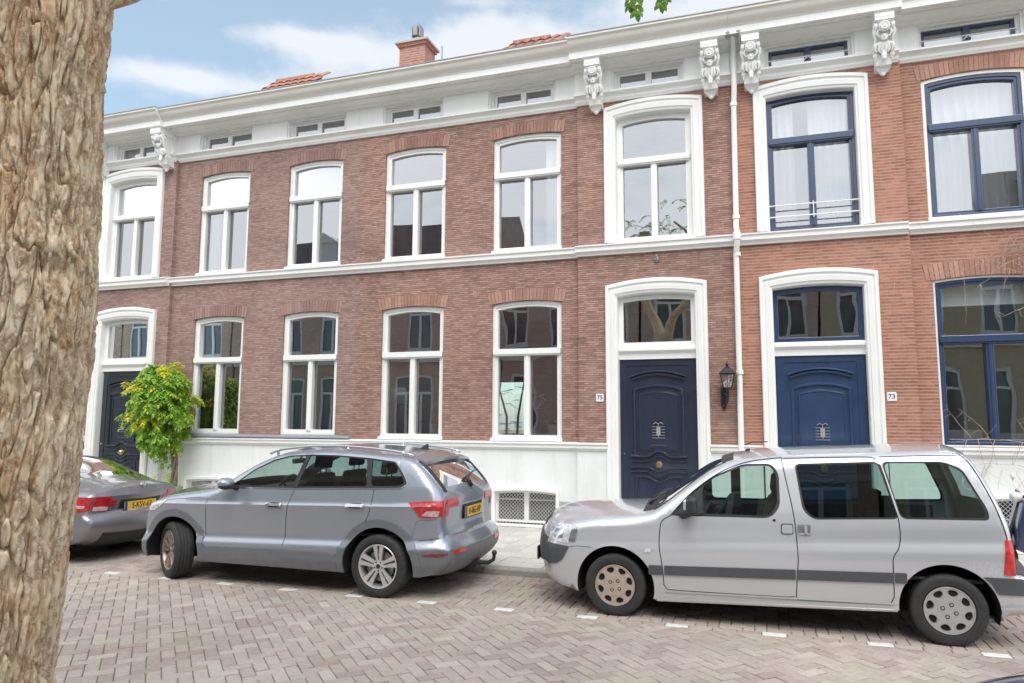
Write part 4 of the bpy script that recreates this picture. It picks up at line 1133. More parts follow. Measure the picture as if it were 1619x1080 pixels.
def wheel(par,c,r,w,side,style,steer=0,rim=.66,matr='alloy',rot=0,camber=0):
    """c centre of the tyre; outer face looks to y=side"""
    B=Matrix.Translation(c)@Matrix.Rotation(steer,4,'Z')@Matrix.Rotation(-side*PI/2 if side>0 else PI/2,4,'X')@Matrix.Rotation(rot,4,'Z')
    # local +Z = outward
    R=r;q=r*rim;h=w/2
    mb=MB()
    tp=[(q*.97,h*.62),(q*1.02,h*.86),(q*1.08,h*.97),(R*.86,h*1.0),(R*.93,h*.96),(R*.975,h*.84),(R*.992,h*.72)]
    for g in (.5,.17,-.17,-.5): tp+= [(R*1.0,h*(g+.13)),(R*1.0,h*(g+.03)),(R*.978,h*(g+.02)),(R*.978,h*(g-.02)),(R*1.0,h*(g-.03))]
    tp+=[(R*.992,-h*.72),(R*.97,-h*.86),(R*.9,-h*.98),(q*1.05,-h*.97),(q*.97,-h*.6)]
    mb.lathe(tp,B,72)
    # sidewall rings
    mb.lathe([(R*.80,h*.985),(R*.805,h*1.01),(R*.815,h*1.01),(R*.82,h*.99)],B,72)
    for k in range(72):                                  # tread sipes
        a=2*PI*k/72;
        for zz in (.62,-.62):
            p0=B@Vector((math.cos(a)*R*.998,math.sin(a)*R*.998,h*zz*1.15));p1=B@Vector((math.cos(a+.03)*R*1.004,math.sin(a+.03)*R*1.004,h*zz*.82))
            mb.tube([p0,p1],.004,3)
    wo=bpy.data.objects.new('wheel',None)
    ty=mb.build('wheel',M['tyre'],par,smooth=True,angle=35)
    # rim barrel
    mb=MB()
    mb.lathe([(q*1.0,h*.90),(q*.985,h*.93),(q*.93,h*.88),(q*.90,h*.70),(q*.86,h*.1),(q*.86,-h*.8)],B,64)
    if style=='spokes':
        # five pairs of spokes
        for k in range(5):
            a=2*PI*k/5
            for s in (-1,1):
                ca=a+s*.10
                def pt(rr,off,z): 
                    x=rr*math.cos(a)-off*math.sin(a);y=rr*math.sin(a)+off*math.cos(a);return B@Vector((x,y,z))
                vs=[];rs=[(q*.20,.017*s,.013,h*.70),(q*.5,.023*s,.018,h*.80),(q*.80,.032*s,.025,h*.84),(q*.95,.039*s,.031,h*.86)]
                for rr,o,hw,z in rs:
                    o=o*q/.21;hw=hw*q/.21
                    vs+=[pt(rr,o-hw,z-.022),pt(rr,o-hw*.8,z),pt(rr,o+hw*.8,z),pt(rr,o+hw,z-.022)]
                fs=[]
                for i in range(3):
                    for j in range(4): fs.append((i*4+j,i*4+(j+1)%4,(i+1)*4+(j+1)%4,(i+1)*4+j))
                fs+=[(0,1,2,3),(12,15,14,13)]
                mb.add(vs,fs)
        mb.lathe([(0,h*.78),(q*.12,h*.78),(q*.15,h*.74),(q*.27,h*.72),(q*.30,h*.6),(q*.30,h*.3),(0,h*.3)],B,32)
        rimo=mb.build('rim',M[matr],ty,smooth=True,angle=30)
        mb=MB();mb.lathe([(0,h*.785),(q*.11,h*.785),(q*.12,h*.77)],B,24)
        for k in range(5):
            a=2*PI*(k+.5)/5;mb.lathe([(0,h*.75),(q*.035,h*.75),(q*.04,h*.71)],B@Matrix.Translation((math.cos(a)*q*.2,math.sin(a)*q*.2,0)),10)
        mb.build('hub_cap',M['plastic'],ty)
        mb=MB();mb.lathe([(q*.40,h*.30),(q*.70,h*.30),(q*.70,h*.2),(q*.1,h*.2)],B,40);mb.build('brake_disc',M['grey'],ty)
    elif style=='cap':
        # moulded cover with eight openings near the rim and four bolts
        n=8;out=[(math.cos(2*PI*i/64)*q*.985,math.sin(2*PI*i/64)*q*.985) for i in range(64)]
        holes=[]
        for k in range(n):
            a=2*PI*k/n+.2
            hh=[]
            for i in range(16):
                t=2*PI*i/16;u=q*.745+q*.155*math.cos(t);v=q*.205*math.sin(t)*(1+.22*math.cos(t))
                hh.append((u*math.cos(a)-v*math.sin(a),u*math.sin(a)+v*math.cos(a)))
            holes.append(hh)
        pts=[(math.cos(2*PI*i/24)*rr*q,math.sin(2*PI*i/24)*rr*q) for rr in (.15,.3,.45,.56) for i in range(24)]
        v,f=cdt(out,holes,pts)
        def dome(x,y):
            rr=math.hypot(x,y)/q
            return h*(.94-.10*max(0,(rr-.35))**1.5-.05*max(0,.3-rr))+ (h*.02 if rr>.93 else 0)
        mb.add([B@Vector((x,y,dome(x,y))) for x,y in v],f)
        for hh in holes:
            m=len(hh);cx=sum(a for a,b in hh)/m;cy=sum(b for a,b in hh)/m
            mb.add([B@Vector((x,y,dome(x,y))) for x,y in hh]+[B@Vector((cx+(x-cx)*.86,cy+(y-cy)*.86,dome(x,y)-.018)) for x,y in hh],[(i,(i+1)%m,(i+1)%m+m,i+m) for i in range(m)])
        mb.lathe([(q*.985,h*.80),(q*1.0,h*.93),(q*.985,h*.97),(q*.95,h*.95)],B,64)
        mb.build('hubcap',M[matr],ty,smooth=True,angle=30)
        mb=MB();mb.lathe([(q*.98,h*.72),(0,h*.70)],B,32);mb.build('wheel_centre',M['dark'],ty)
        for k in range(4):
            a=PI/4+2*PI*k/4+.1;Bk=B@Matrix.Translation((math.cos(a)*q*.27,math.sin(a)*q*.27,0))
            mb=MB();mb.lathe([(0,h*.99),(q*.048,h*.99),(q*.055,h*.95)],Bk,10,0);mb.lathe([(q*.055,h*.953),(q*.09,h*.951)],Bk,14,1)
            mb.build('wheel_bolt',[M[matr],M['dark']],ty,fixn=False)
    return ty
def numberplate(par,c,txt,yaw,w=.50,h=.11,band=True,tilt=0,name='number_plate'):
    """plate centred at c with its front looking along yaw"""
    B=Matrix.Translation(c)@Matrix.Rotation(yaw,4,'Z')@Matrix.Rotation(PI/2+tilt,4,'X')
    def pl(x0,x1,y0,y1,z0,z1,mb):
        vs=[B@Vector(p) for p in ((x0,y0,z0),(x1,y0,z0),(x1,y1,z0),(x0,y1,z0),(x0,y0,z1),(x1,y0,z1),(x1,y1,z1),(x0,y1,z1))]
        mb.add(vs,[(0,3,2,1),(4,5,6,7),(0,1,5,4),(1,2,6,5),(2,3,7,6),(3,0,4,7)])
    mb=MB();pl(-w/2,w/2,-h/2,h/2,-.004,.002,mb);o=mb.build(name,M['plate'],par)
    mb=MB();pl(-w/2-.012,w/2+.012,-h/2-.012,h/2+.012,-.018,-.0045,mb);mb.build('plate_holder',M['plastic'],o)
    if band:
        mb=MB();pl(-w/2,-w/2+.042,-h/2,h/2,.0022,.004,mb);mb.build('plate_band',M['euband'],o)
    mb=MB();text_mb(mb,txt,h*.95,B@Matrix.Translation((.02,-.002,.003)),sx=.82);mb.build('plate_number',M['print'],o)
    return o
def seats(par,xs,yc,zf,mat,h=.62,yo=(.37,),bench=False):
    for x in xs:
        for sgn in (-1,1):
            for y in yo:
                c=yc+sgn*y;mb=MB()
                prof=roundcorners([(x-.05,zf),(x+.10,zf),(x+.22,zf+h),(x+.12,zf+h)],.05)
                mb.extrude_y(prof,c-.22,c+.22)
                o=mb.build('seat',M[mat],par,bevel=.04,seg=3)
                mb=MB();p=roundcorners([(x+.13,zf+h+.05),(x+.22,zf+h+.05),(x+.24,zf+h+.22),(x+.15,zf+h+.22)],.03)
                mb.extrude_y(p,c-.12,c+.12)
                mb.tube([(x+.17,c-.06,zf+h-.05),(x+.185,c-.06,zf+h+.1)],.008,6);mb.tube([(x+.17,c+.06,zf+h-.05),(x+.185,c+.06,zf+h+.1)],.008,6)
                mb.build('headrest',M[mat],o,bevel=.02,seg=3)
def archliner(mb,car,cx,cz,r,zb,side,depth,mi=0):
    A=arc(cx,cz,r,zb,24)
    a=[car.P(x,z,side,-.002) for x,z in A];b=[(x,car.yc+side*(car.f(x,z)-depth),z) for x,z in A]
    n=len(A);mb.add(a+b,[(i,i+1,n+i+1,n+i) for i in range(n-1)],mi)
    mb.add(b,[tuple(range(n))],mi)
def archring(car,mb,cx,cz,r0,r1,zb,side,off=.012,mi=0,sq=1.0):
    a=arc(cx,cz,r0,zb,26)
    b=[(cx+(x-cx)*r1/r0*sq,cz+(z-cz)*r1/r0) if z>zb+.001 else (cx+(x-cx)*r1/r0*sq,z) for x,z in a]
    poly=a+b[::-1]
    car.patch(mb,poly,side,off,mi,sp=.04)
def bodyparts(car,par,paintm,holes_side,glass_holes,arches,zb,bottomz=.2,depth=.30):
    mb=MB()
    for s in (-1,1): car.skin(mb,[densify(h,.03) for h in holes_side],s)
    car.strip(mb,0,len(car.top)-1,-1,1,holes=glass_holes,nt=22)
    body=mb.build('body',M[paintm],par,smooth=True,weld=True,angle=28)
    lo=MB()
    for s in (-1,1):
        for (cx,cz,r) in arches: archliner(lo,car,cx,cz,r,zb,s,depth)
    xs=sorted(a[0] for a in arches)
    x0=car.top[0][0];x1=car.top[-1][0]
    yw=.60
    lo.box(x0+.12,x1-.12,car.yc-yw+.07,car.yc+yw-.07,bottomz,.60)
    lo.box(xs[0]+.42,xs[1]-.42,car.yc-yw-.15,car.yc+yw+.15,bottomz-.01,.55)
    lo.build('underbody',M['dark'],par)
    return body

# ======================================================= grey SUV
YS=-4.03
suv=thing('parked_suv','blue-grey metallic SUV with roof rails and its front wheels turned, parked in the middle','car',(-5.1,YS,0),'cars parked along the far kerb')
zb=.23
aF=(-6.47,.315,.395);aR=(-3.79,.31,.405)
top=[(-6.885,.232),(-6.945,.27),(-6.985,.34),(-6.985,.48),(-6.985,.62),(-6.95,.74),(-6.86,.85),(-6.66,.93),(-6.35,.985),(-6.05,1.03),(-5.90,1.07),(-5.72,1.18),(-5.45,1.335),(-5.2,1.435),(-4.95,1.48),(-4.6,1.50),(-4.2,1.49),(-3.8,1.462),(-3.55,1.432),(-3.42,1.375),(-3.28,1.25),(-3.165,1.12),(-3.12,1.04),(-3.105,.96),(-3.115,.84),(-3.12,.70),(-3.11,.635),(-3.045,.60),(-3.02,.54),(-3.02,.42),(-3.07,.33),(-3.18,.25)]
bot=[(-3.30,.235)]+arc(*aR,zb)+[(q/10,.235) for q in (-43,-46,-49,-52,-55,-58)]+arc(*aF,zb)+[]
prof=[(.18,.845),(.30,.885),(.43,.90),(.445,.905),(.465,.902),(.545,.850),(.575,.846),(.70,.858),(.86,.880),(.897,.888),(.918,.874),(1.03,.842),(1.08,.828),(1.46,.70)]
S=Car(YS,top,bot,prof,.028,-5.1,.9,[(0,.04),(.06,.05),(.14,.08),(.25,.09),(.34,.07),(.5,.085),(.7,.08),(.76,.06),(.84,.10),(.93,.07),(1,.04)],
      [(0,.09),(.05,.13),(.12,.12),(.20,.06),(.30,.045),(.36,.06),(.5,.05),(.72,.05),(.77,.05),(.86,.035),(.90,.04),(.97,.06),(1,.05)],(.65,.07),(.70,.13),-6.985,-3.02)
win1=[(-5.70,1.085),(-5.44,1.265),(-5.22,1.365),(-5.03,1.412),(-4.815,1.43),(-4.90,1.10)]
win2=[(-4.83,1.10),(-4.745,1.432),(-4.4,1.43),(-4.03,1.408),(-3.975,1.13)]
win3=[(-3.915,1.132),(-3.965,1.40),(-3.68,1.375),(-3.57,1.24),(-3.53,1.17),(-3.60,1.145)]
wr=[roundcorners(w,.02) for w in (win1,win2)]+[roundcorners(win3,.04)]
iw0=S.idx(x=-5.86,part='front');iw1=S.idx(x=-5.10,part='front');ir0=S.idx(x=-3.43,z=1.38,part='rear');ir1=S.idx(x=-3.15,z=1.10,part='rear')
gh=[(iw0,iw1,-.90,.90),(ir0,ir1,-.90,.90)]
# opening of the whole side glass area incl. pillars
big=roundcorners([(-5.74,1.068),(-5.46,1.27),(-5.23,1.378),(-5.03,1.428),(-4.75,1.447),(-4.4,1.446),(-4.0,1.425),(-3.67,1.392),(-3.545,1.25),(-3.495,1.17),(-3.56,1.128),(-4.0,1.112),(-4.85,1.082)],.03)
bodyparts(S,suv,'paintSUV',[big],gh,(aF,aR),zb)
for s in (-1,1):
    mb=MB();S.patch(mb,big,s,-.012,0,closed=False,holes=wr);S.patch(mb,[(-4.885,1.095),(-4.80,1.435),(-4.755,1.435),(-4.84,1.095)],s,-.006,0)
    mb.build('door_pillar',M['plastic'],suv,smooth=True,angle=40)
    for w_ in wr:
        mb=MB();S.patch(mb,w_,s,-.016,0,closed=False);mb.build('side_window',M['darkcarglass' if w_ is not wr[0] else 'carglass'],suv,smooth=True,fixn=False)
    mb=MB()   # bright window line below the glass
    S.line(mb,[(-3.64,1.40),(-3.55,1.27),(-3.49,1.175),(-3.55,1.120),(-4.0,1.103),(-4.85,1.073),(-5.70,1.060)],s,.011,.003,smooth=False);mb.build('window_trim',M['mirrorglass'],suv)
    mb=MB()
    archring(S,mb,*aR,.485,zb,s,.014);archring(S,mb,*aF,.475,zb,s,.014)
    S.patch(mb,[(-6.0,.235),(-4.27,.235),(-4.27,.415),(-4.55,.425),(-5.2,.415),(-6.0,.395)],s,.012)
    mb.build('wheel_arch_cladding',M['cladlight'],suv,smooth=True,angle=30)
    mb=MB();S.patch(mb,[(-6.0,.232),(-4.27,.232),(-4.27,.33),(-6.0,.31)],s,.018);mb.build('sill_cladding',M['clad'],suv,smooth=True,angle=30)
    # lower bumpers
    ib=S.idx(x=-3.02,z=.52,part='rear');mb=MB();S.patch(mb,[(-3.15,.515),(-3.33,.495),(-3.325,.238)]+[(x-.003,z) for x,z in S.edge(ib,len(S.top)-2)[::-1]],s,.008);mb.build('rear_bumper_corner',M['clad'],suv,smooth=True,angle=30)
    # doors: shut lines
    mb=MB()
    S.line(mb,[(-6.00,.93),(-6.015,.8),(-6.02,.6),(-6.02,.42),(-5.99,.28)],s)
    S.line(mb,[(-4.86,1.075),(-4.90,.93),(-4.93,.78),(-4.945,.6),(-4.945,.29)],s)
    S.line(mb,[(-3.87,1.115),(-3.875,.98),(-3.90,.86),(-3.97,.74),(-4.06,.67)],s)
    S.line(mb,[(-6.64,.885),(-6.45,.91),(-6.1,.943)],s,.004)
    S.line(mb,[(-3.16,.815),(-3.25,.805),(-3.36,.79),(-3.42,.62)],s,.003)
    S.line(mb,[(-3.34,.60),(-3.22,.61),(-3.13,.63)],s,.005)
    splitgaps(mb,suv)
    for hx,hz in ((-5.08,.905),(-4.06,.937)):
        mb=MB();S.patch(mb,roundcorners([(hx-.11,hz-.018),(hx+.10,hz-.014),(hx+.11,hz+.016),(hx-.10,hz+.014)],.014),s,.03,base=.004);h=mb.build('door_handle',M['mirrorglass' if s<0 else 'paintSUV'],suv,smooth=True,angle=50,bevel=.006)
        mb=MB();S.patch(mb,roundcorners([(hx-.08,hz-.035),(hx+.06,hz-.035),(hx+.07,hz+.02),(hx-.07,hz+.02)],.02),s,.002);mb.build('handle_recess',M['gap'],h)
    # tail lamp, side part
    ia=S.idx(x=-3.11,z=1.0,part='rear');ib=S.idx(x=-3.115,z=.832,part='rear');im=S.idx(x=-3.11,z=.925,part='rear')
    mb=MB();S.patch(mb,[(-3.45,.985),(-3.38,.905),(-3.335,.835),(-3.22,.828)]+[(x-.004,z) for x,z in S.edge(ia,ib)[::-1]]+[(-3.25,1.0)],s,.008);t=mb.build('tail_light',M['redlamp'],suv,smooth=True,angle=30)
    mb=MB();S.patch(mb,[(-3.25,.90),(-3.31,.852),(-3.15,.842),(-3.135,.90)],s,.013,r=.008);mb.build('reversing_lamp',M['pinklamp'],t,smooth=True,angle=30)
    mb=MB()
    a,b=(-1,-.90) if s<0 else (.90,1)
    S.strip(mb,ia,ib,a,b,.008,nt=3,rim=True)
    a,b=(-.90,-.58) if s<0 else (.58,.90)
    S.strip(mb,ia,im,a,b,.008,nt=4,rim=True);mb.build('tail_light_inner',M['redlamp'],suv,smooth=True,angle=30)
    mb=MB();S.patch(mb,[(-3.30,.455),(-3.19,.475),(-3.035,.48),(-3.035,.455),(-3.15,.445)],s,.014);mb.build('side_reflector',M['darkred'],suv,smooth=True,angle=30)
    # roof rail
    mb=MB();pr=[(-5.32,1.435),(-5.2,1.478),(-5.0,1.505),(-4.7,1.53),(-4.3,1.53),(-3.9,1.505),(-3.65,1.475),(-3.5,1.44)]
    pr=catmull(pr,.06);mb.tube([(x,YS+s*(.66-.05*max(0,(x+3.9))),z+.012) for x,z in pr],.015,8)
    for x,z in ((-5.22,1.45),(-4.3,1.49),(-3.62,1.455)): mb.tube([(x,YS+s*.65,z-.03),(x,YS+s*.66,z+.05)],.016,8)
    mb.build('roof_rail',M['mirrorglass'],suv,smooth=True)
    # mirror
    y=YS+s*.93
    mb=MB();mb.ball((-5.66,y+s*.055,1.125),(.085,.105,.062),16);mi=mb.build('wing_mirror',M['paintSUV'],suv,smooth=True)
    mb=MB();mb.ball((-5.655,y+s*.05,1.095),(.083,.10,.045),16);mb.tube([(-5.63,YS+s*.83,1.06),(-5.65,y+s*.03,1.085)],[.03,.02],8);mb.build('mirror_base',M['plastic'],mi,smooth=True)
    # headlight (mostly round the corner)
    mb=MB();S.patch(mb,[(-6.93,.765),(-6.83,.845),(-6.6,.90),(-6.66,.83),(-6.80,.76)],s,.006,r=.01);mb.build('headlight',M['clearlamp'],suv,smooth=True,angle=30)
mb=MB();S.strip(mb,iw0,iw1,-.90,.90,-.008,nt=14);mb.build('windscreen',M['carglass'],suv,smooth=True,fixn=False)
mb=MB();S.strip(mb,ir0,ir1,-.90,.90,-.004,nt=14);mb.build('rear_window',M['rearglass'],suv,smooth=True,fixn=False)
for tt in ((-.985,-.89),(.89,.985)): mb=MB();S.strip(mb,ir0-1,ir1+1,*tt,.003,nt=2,rim=True);mb.build('rear_window_surround',M['plastic'],suv,smooth=True,angle=30)
# spoiler lip above the rear glass
i0=S.idx(x=-3.62,part='rear');i1=S.idx(x=-3.45,z=1.40,part='rear')
mb=MB()
vs=[];n=15
for k in range(n):
    t=-.93+1.86*k/(n-1);a=S.SP(i0,t,.004);b=S.SP(i1,t,.012);e=(b[0]+.10-.03*abs(t)**2,b[1],b[2]-.025);e2=(e[0],e[1],e[2]-.028);c=(b[0]-.03,b[1],b[2]-.05)
    vs+=[a,b,e,e2,c]
fs=[(k*5+j,k*5+j+1,(k+1)*5+j+1,(k+1)*5+j) for k in range(n-1) for j in range(4)]+[(0,1,2,3,4),tuple((n-1)*5+j for j in (4,3,2,1,0))]
mb.add(vs,fs);mb.build('roof_spoiler',M['paintSUV'],suv,smooth=True,angle=35)
mb=MB();q=S.SP(S.idx(x=-3.70,part='rear'),0,0);mb.add([(q[0]-.05,YS-.02,q[2]-.01),(q[0]-.05,YS+.02,q[2]-.01),(q[0]+.07,YS+.015,q[2]-.012),(q[0]+.07,YS-.015,q[2]-.012),(q[0]+.055,YS,q[2]+.06),(q[0]+.075,YS,q[2]+.055)],[(0,1,4),(0,4,5,3),(1,2,5,4),(2,3,5),(0,3,2,1)]);mb.build('antenna_fin',M['plastic'],suv)
mb=MB();r0=S.SP(ir1-1,-.05,.03);r1=S.SP(ir1-3,.62,.03)
mb.tube([S.SP(ir1+1,0,.01),r0,S.SP(ir1-2,.2,.03),r1],[.03,.022,.012,.007],8);mb.build('rear_wiper',M['plastic'],suv,smooth=True)
# bumper lower insert + reflectors across the strip
mb=MB();a=S.idx(x=-3.02,z=.52,part='rear');b=len(S.top)-1;S.strip(mb,a,b,-1,1,.008,nt=18,rim=True);mb.build('bumper_insert',M['clad'],suv,smooth=True,angle=30)
for s in (-1,1):
    mb=MB();a=S.idx(x=-3.02,z=.482,part='rear');b=S.idx(x=-3.02,z=.452,part='rear');t=(-.97,-.62) if s<0 else (.62,.97);S.strip(mb,a,b,t[0],t[1],.016,nt=5,rim=True);mb.build('reflector',M['redlamp'],suv,smooth=True,angle=30)
mb=MB();a=S.idx(x=-3.11,z=.93,part='rear');b=S.idx(x=-3.12,z=.76,part='rear');S.strip(mb,a,b,-.42,.42,.004,nt=8,rim=True);mb.build('plate_recess',M['plastic'],suv,smooth=True,angle=30)
q=S.SP(S.idx(x=-3.115,z=.845,part='rear'),0,.022)
numberplate(suv,(q[0],YS,q[2]),'H-863-HP',PI/2,tilt=0)
mb=MB();mb.tube([(-3.2,YS-.05,.29),(-3.0,YS-.05,.27),(-2.86,YS-.05,.275),(-2.80,YS-.05,.31),(-2.79,YS-.05,.355)],[.028,.025,.022,.02,.02],10);mb.ball((-2.79,YS-.05,.385),.03,14);mb.box(-3.15,-2.98,YS-.11,YS+.01,.22,.30)
mb.build('tow_hitch',M['plastic'],suv,smooth=True,angle=40)
# cabin
mb=MB();mb.box(-5.95,-3.25,YS-.78,YS+.78,.60,.64)
mb.box(-5.86,-5.50,YS-.76,YS+.76,.9,1.03);mb.box(-5.7,-5.3,YS-.12,YS+.12,.6,.88)
mb.box(-3.75,-3.2,YS-.76,YS+.76,.64,.98)
mb.build('dashboard_and_floor',M['plastic'],suv,bevel=.03)
for s in (-1,1): mb=MB();S.patch(mb,[(-5.7,.75),(-3.5,.75),(-3.5,1.09),(-3.9,1.085),(-4.9,1.065),(-5.7,1.045)],s,-.05,closed=False);mb.build('door_lining',M['seat'],suv,fixn=False)
seats(suv,(-4.98,),YS,.66,'seat',.56);seats(suv,(-4.12,),YS,.68,'seatbrown',.50)
mb=MB();c=Vector((-5.30,YS-.36,1.02));Bm=Matrix.Translation(c)@Matrix.Rotation(math.radians(-65),4,'Y')
ring=[Bm@Vector((math.cos(2*PI*i/28)*.18,math.sin(2*PI*i/28)*.18,0)) for i in range(29)];mb.tube(ring,.015,8)
for a in (0,2.5,3.8): mb.tube([c,Bm@Vector((math.cos(a+PI/2)*.18,math.sin(a+PI/2)*.18,0))],.014,6)
mb.ball(c,.05,10);mb.build('steering_wheel',M['plastic'],suv,smooth=True)
mb=MB();mb.box(-5.42,-5.38,YS-.11,YS+.11,1.30,1.36);mb.tube([(-5.39,YS,1.34),(-5.33,YS,1.42)],.012,6);mb.build('rear_view_mirror',M['plastic'],suv,bevel=.01)
wheel(suv,(-3.785,YS-.775,.318),.322,.21,-1,'spokes',0,.70,'alloy',rot=math.radians(18))
wheel(suv,(-6.50,YS-.760,.318),.322,.215,-1,'spokes',math.radians(-30),.70,'alloydirty',rot=.5)
wheel(suv,(-3.785,YS+.52,.318),.322,.2,1,'spokes');wheel(suv,(-6.47,YS+.48,.318),.322,.2,1,'spokes',math.radians(-24))

# ======================================================= silver van
YV=-3.93
van=thing('parked_van','silver people carrier van with sliding side door and dark rub strip, parked at the right','car',(0,YV,0),'cars parked along the far kerb')
zb=.19
aF=(-1.325,.275,.375);aR=(1.465,.285,.375)
top=[(-1.76,.195),(-1.92,.215),(-2.03,.29),(-2.075,.42),(-2.08,.56),(-2.045,.68),(-1.96,.775),(-1.78,.85),(-1.5,.905),(-1.2,.935),(-1.0,.965),(-.88,1.03),(-.62,1.23),(-.42,1.375),(-.25,1.455),(-.02,1.505),(.3,1.535),(.8,1.558),(1.3,1.583),(1.58,1.59),(1.70,1.55),(1.785,1.42),(1.885,1.18),(1.955,.92),(1.965,.66),(1.97,.60),(2.055,.585),(2.07,.50),(2.055,.42),(2.0,.30),(1.90,.27)]
bot=[(1.86,.26)]+arc(*aR,zb+.07)+[(q/10,.205+.035*q/10-.0) for q in (9,6,3,0,-3,-6,-8)]+arc(*aF,zb)
prof=[(.16,.805),(.21,.83),(.24,.838),(.26,.832),(.44,.838),(.66,.845),(.70,.842),(.745,.826),(.775,.820),(.90,.818),(.96,.808),(1.02,.797),(1.50,.665)]
V=Car(YV,top,bot,prof,.050,.1,.84,[(0,.06),(.08,.12),(.16,.13),(.26,.11),(.33,.07),(.45,.10),(.7,.10),(.77,.06),(.88,.05),(.92,.04),(1,.03)],
      [(0,.10),(.05,.16),(.12,.18),(.20,.09),(.28,.06),(.38,.07),(.45,.055),(.70,.05),(.78,.05),(.9,.06),(.94,.10),(1,.08)],(.85,.20),(.5,.04),-2.08,2.07)
w1=[(-.57,1.01),(-.56,1.185),(-.40,1.31),(-.14,1.425),(.115,1.435),(.165,1.35),(.165,1.08),(.09,.985)]
w2=[(.33,1.44),(1.0,1.475),(1.115,1.025),(.46,.99),(.385,1.06)]
w3=[(1.05,1.475),(1.50,1.487),(1.635,1.43),(1.775,1.12),(1.785,1.05),(1.15,1.025)]
W1=roundcorners([(-.80,.955),(-.56,1.205),(-.40,1.325),(-.14,1.44),(.12,1.45),(.178,1.36),(.178,1.07),(.09,.97)],.06)
W1h=roundcorners([(-.50,.985),(-.50,1.235),(-.38,1.315),(-.14,1.42),(.105,1.43),(.155,1.35),(.155,1.09),(.08,.99)],.05)
W2=roundcorners([(.315,1.455),(1.01,1.49),(1.13,1.01),(.45,.975),(.365,1.05)],.05)
W3=roundcorners([(1.03,1.49),(1.51,1.50),(1.65,1.44),(1.795,1.12),(1.805,1.03),(1.145,1.012)],.05)
W2g=roundcorners(w2,.04);W3g=roundcorners(w3,.05)
iw0=V.idx(x=-.955,part='front');iw1=V.idx(x=-.30,part='front');ir0=V.idx(x=1.75,z=1.50,part='rear');ir1=V.idx(x=1.91,z=1.10,part='rear')
bodyparts(V,van,'paintVan',[W1,W2,W3],[(iw0,iw1,-.92,.92),(ir0,ir1,-.82,.82)],(aF,aR),zb)
for s in (-1,1):
    mb=MB();V.patch(mb,W1,s,-.010,0,closed=False,holes=[W1h]);V.patch(mb,W2,s,-.010,0,closed=False,holes=[W2g]);V.patch(mb,W3,s,-.010,0,closed=False,holes=[W3g])
    mb.build('window_seal',M['plastic'],van,smooth=True,angle=40)
    for w_,g in ((W1h,'carglass'),(W2g,'darkcarglass'),(W3g,'carglass')):
        mb=MB();V.patch(mb,w_,s,-.014,0,closed=False);mb.build('side_window',M[g],van,smooth=True,fixn=False)
    # rub strips
    mb=MB()
    for a,b in ((-1.0,-.87),(-.855,.285),(.295,1.06),(1.07,1.16)):
        z=lambda x:.485+.035*x
        V.patch(mb,[(a,z(a)-.04),(b,z(b)-.04),(b,z(b)+.045),(a,z(a)+.045)],s,.014,r=.008)
    mb.build('rub_strip',M['strip'],van,smooth=True,angle=30)
    mb=MB()
    V.line(mb,[(-.80,.95),(-.875,.90),(-.895,.80),(-.90,.68),(-.875,.5),(-.86,.32)],s,.008)
    V.line(mb,[(-.86,.32),(-.83,.285),(.22,.30),(.275,.31)],s,.006)
    V.line(mb,[(.205,1.51),(.235,1.32),(.275,1.10),(.295,.95),(.305,.80),(.31,.62),(.295,.45),(.285,.30)],s,.008)
    V.line(mb,[(.285,.285),(.9,.305),(1.03,.315),(1.055,.36),(1.06,.55),(1.065,.69),(1.11,.77),(1.13,.86),(1.125,1.01)],s,.008)
    V.line(mb,[(1.125,1.01),(1.10,1.12),(1.02,1.46),(.98,1.515),(.85,1.525),(.22,1.50)],s,.008)
    V.line(mb,[(-.80,.95),(-.62,1.15),(-.42,1.31),(-.24,1.41),(-.05,1.47),(.2,1.505)],s,.008)
    V.line(mb,[(1.02,1.53),(1.4,1.548),(1.62,1.55)],s,.006)
    V.line(mb,[(1.63,1.575),(1.72,1.47),(1.835,1.2),(1.905,.95),(1.92,.84)],s,.009)
    V.line(mb,[(-1.80,.60),(-1.70,.62),(-1.55,.62)],s,.004)
    splitgaps(mb,van)
    # lower sill highlight rib
    mb=MB();V.patch(mb,[(-.85,.262),(1.06,.305),(1.06,.318),(-.85,.275)],s,.010);V.patch(mb,[(-.93,.175),(1.08,.245),(1.08,.262),(-.93,.192)],s,.006)
    mb.build('sill_rib',M['paintVan'],van,smooth=True,angle=30)
    # handles
    mb=MB();V.patch(mb,[(.185,.845),(.275,.848),(.275,.925),(.185,.922)],s,.012,r=.018);h=mb.build('door_handle',M['paintVan'],van,bevel=.004)
    mb=MB();V.patch(mb,[(.178,.838),(.28,.841),(.28,.932),(.178,.929)],s,.003,r=.02);mb.build('handle_recess',M['gap'],h)
    mb=MB();V.patch(mb,[(.315,.85),(.42,.853),(.425,.93),(.315,.928)],s,.004,r=.014);h=mb.build('sliding_door_handle',M['clad'],van)
    mb=MB();V.patch(mb,[(.372,.855),(.395,.857),(.395,.924),(.372,.923)],s,.022,r=.006);V.patch(mb,[(.318,.842),(.425,.845),(.425,.860),(.318,.857)],s,.010);mb.build('handle_bar',M['paintVan'],h,bevel=.003)
    mb=MB();V.patch(mb,roundcorners([(.11,.945),(.135,.946),(.135,.966),(.11,.965)],.012),s,.004);mb.build('door_lock',M['gap'],van)
    # headlight
    mb=MB();V.patch(mb,[(-2.05,.665),(-2.035,.74),(-1.965,.79),(-1.86,.815),(-1.70,.805),(-1.76,.70),(-1.80,.635),(-1.93,.642)],s,.006,r=.02);h=mb.build('headlight',M['clearlamp'],van,smooth=True,angle=30)
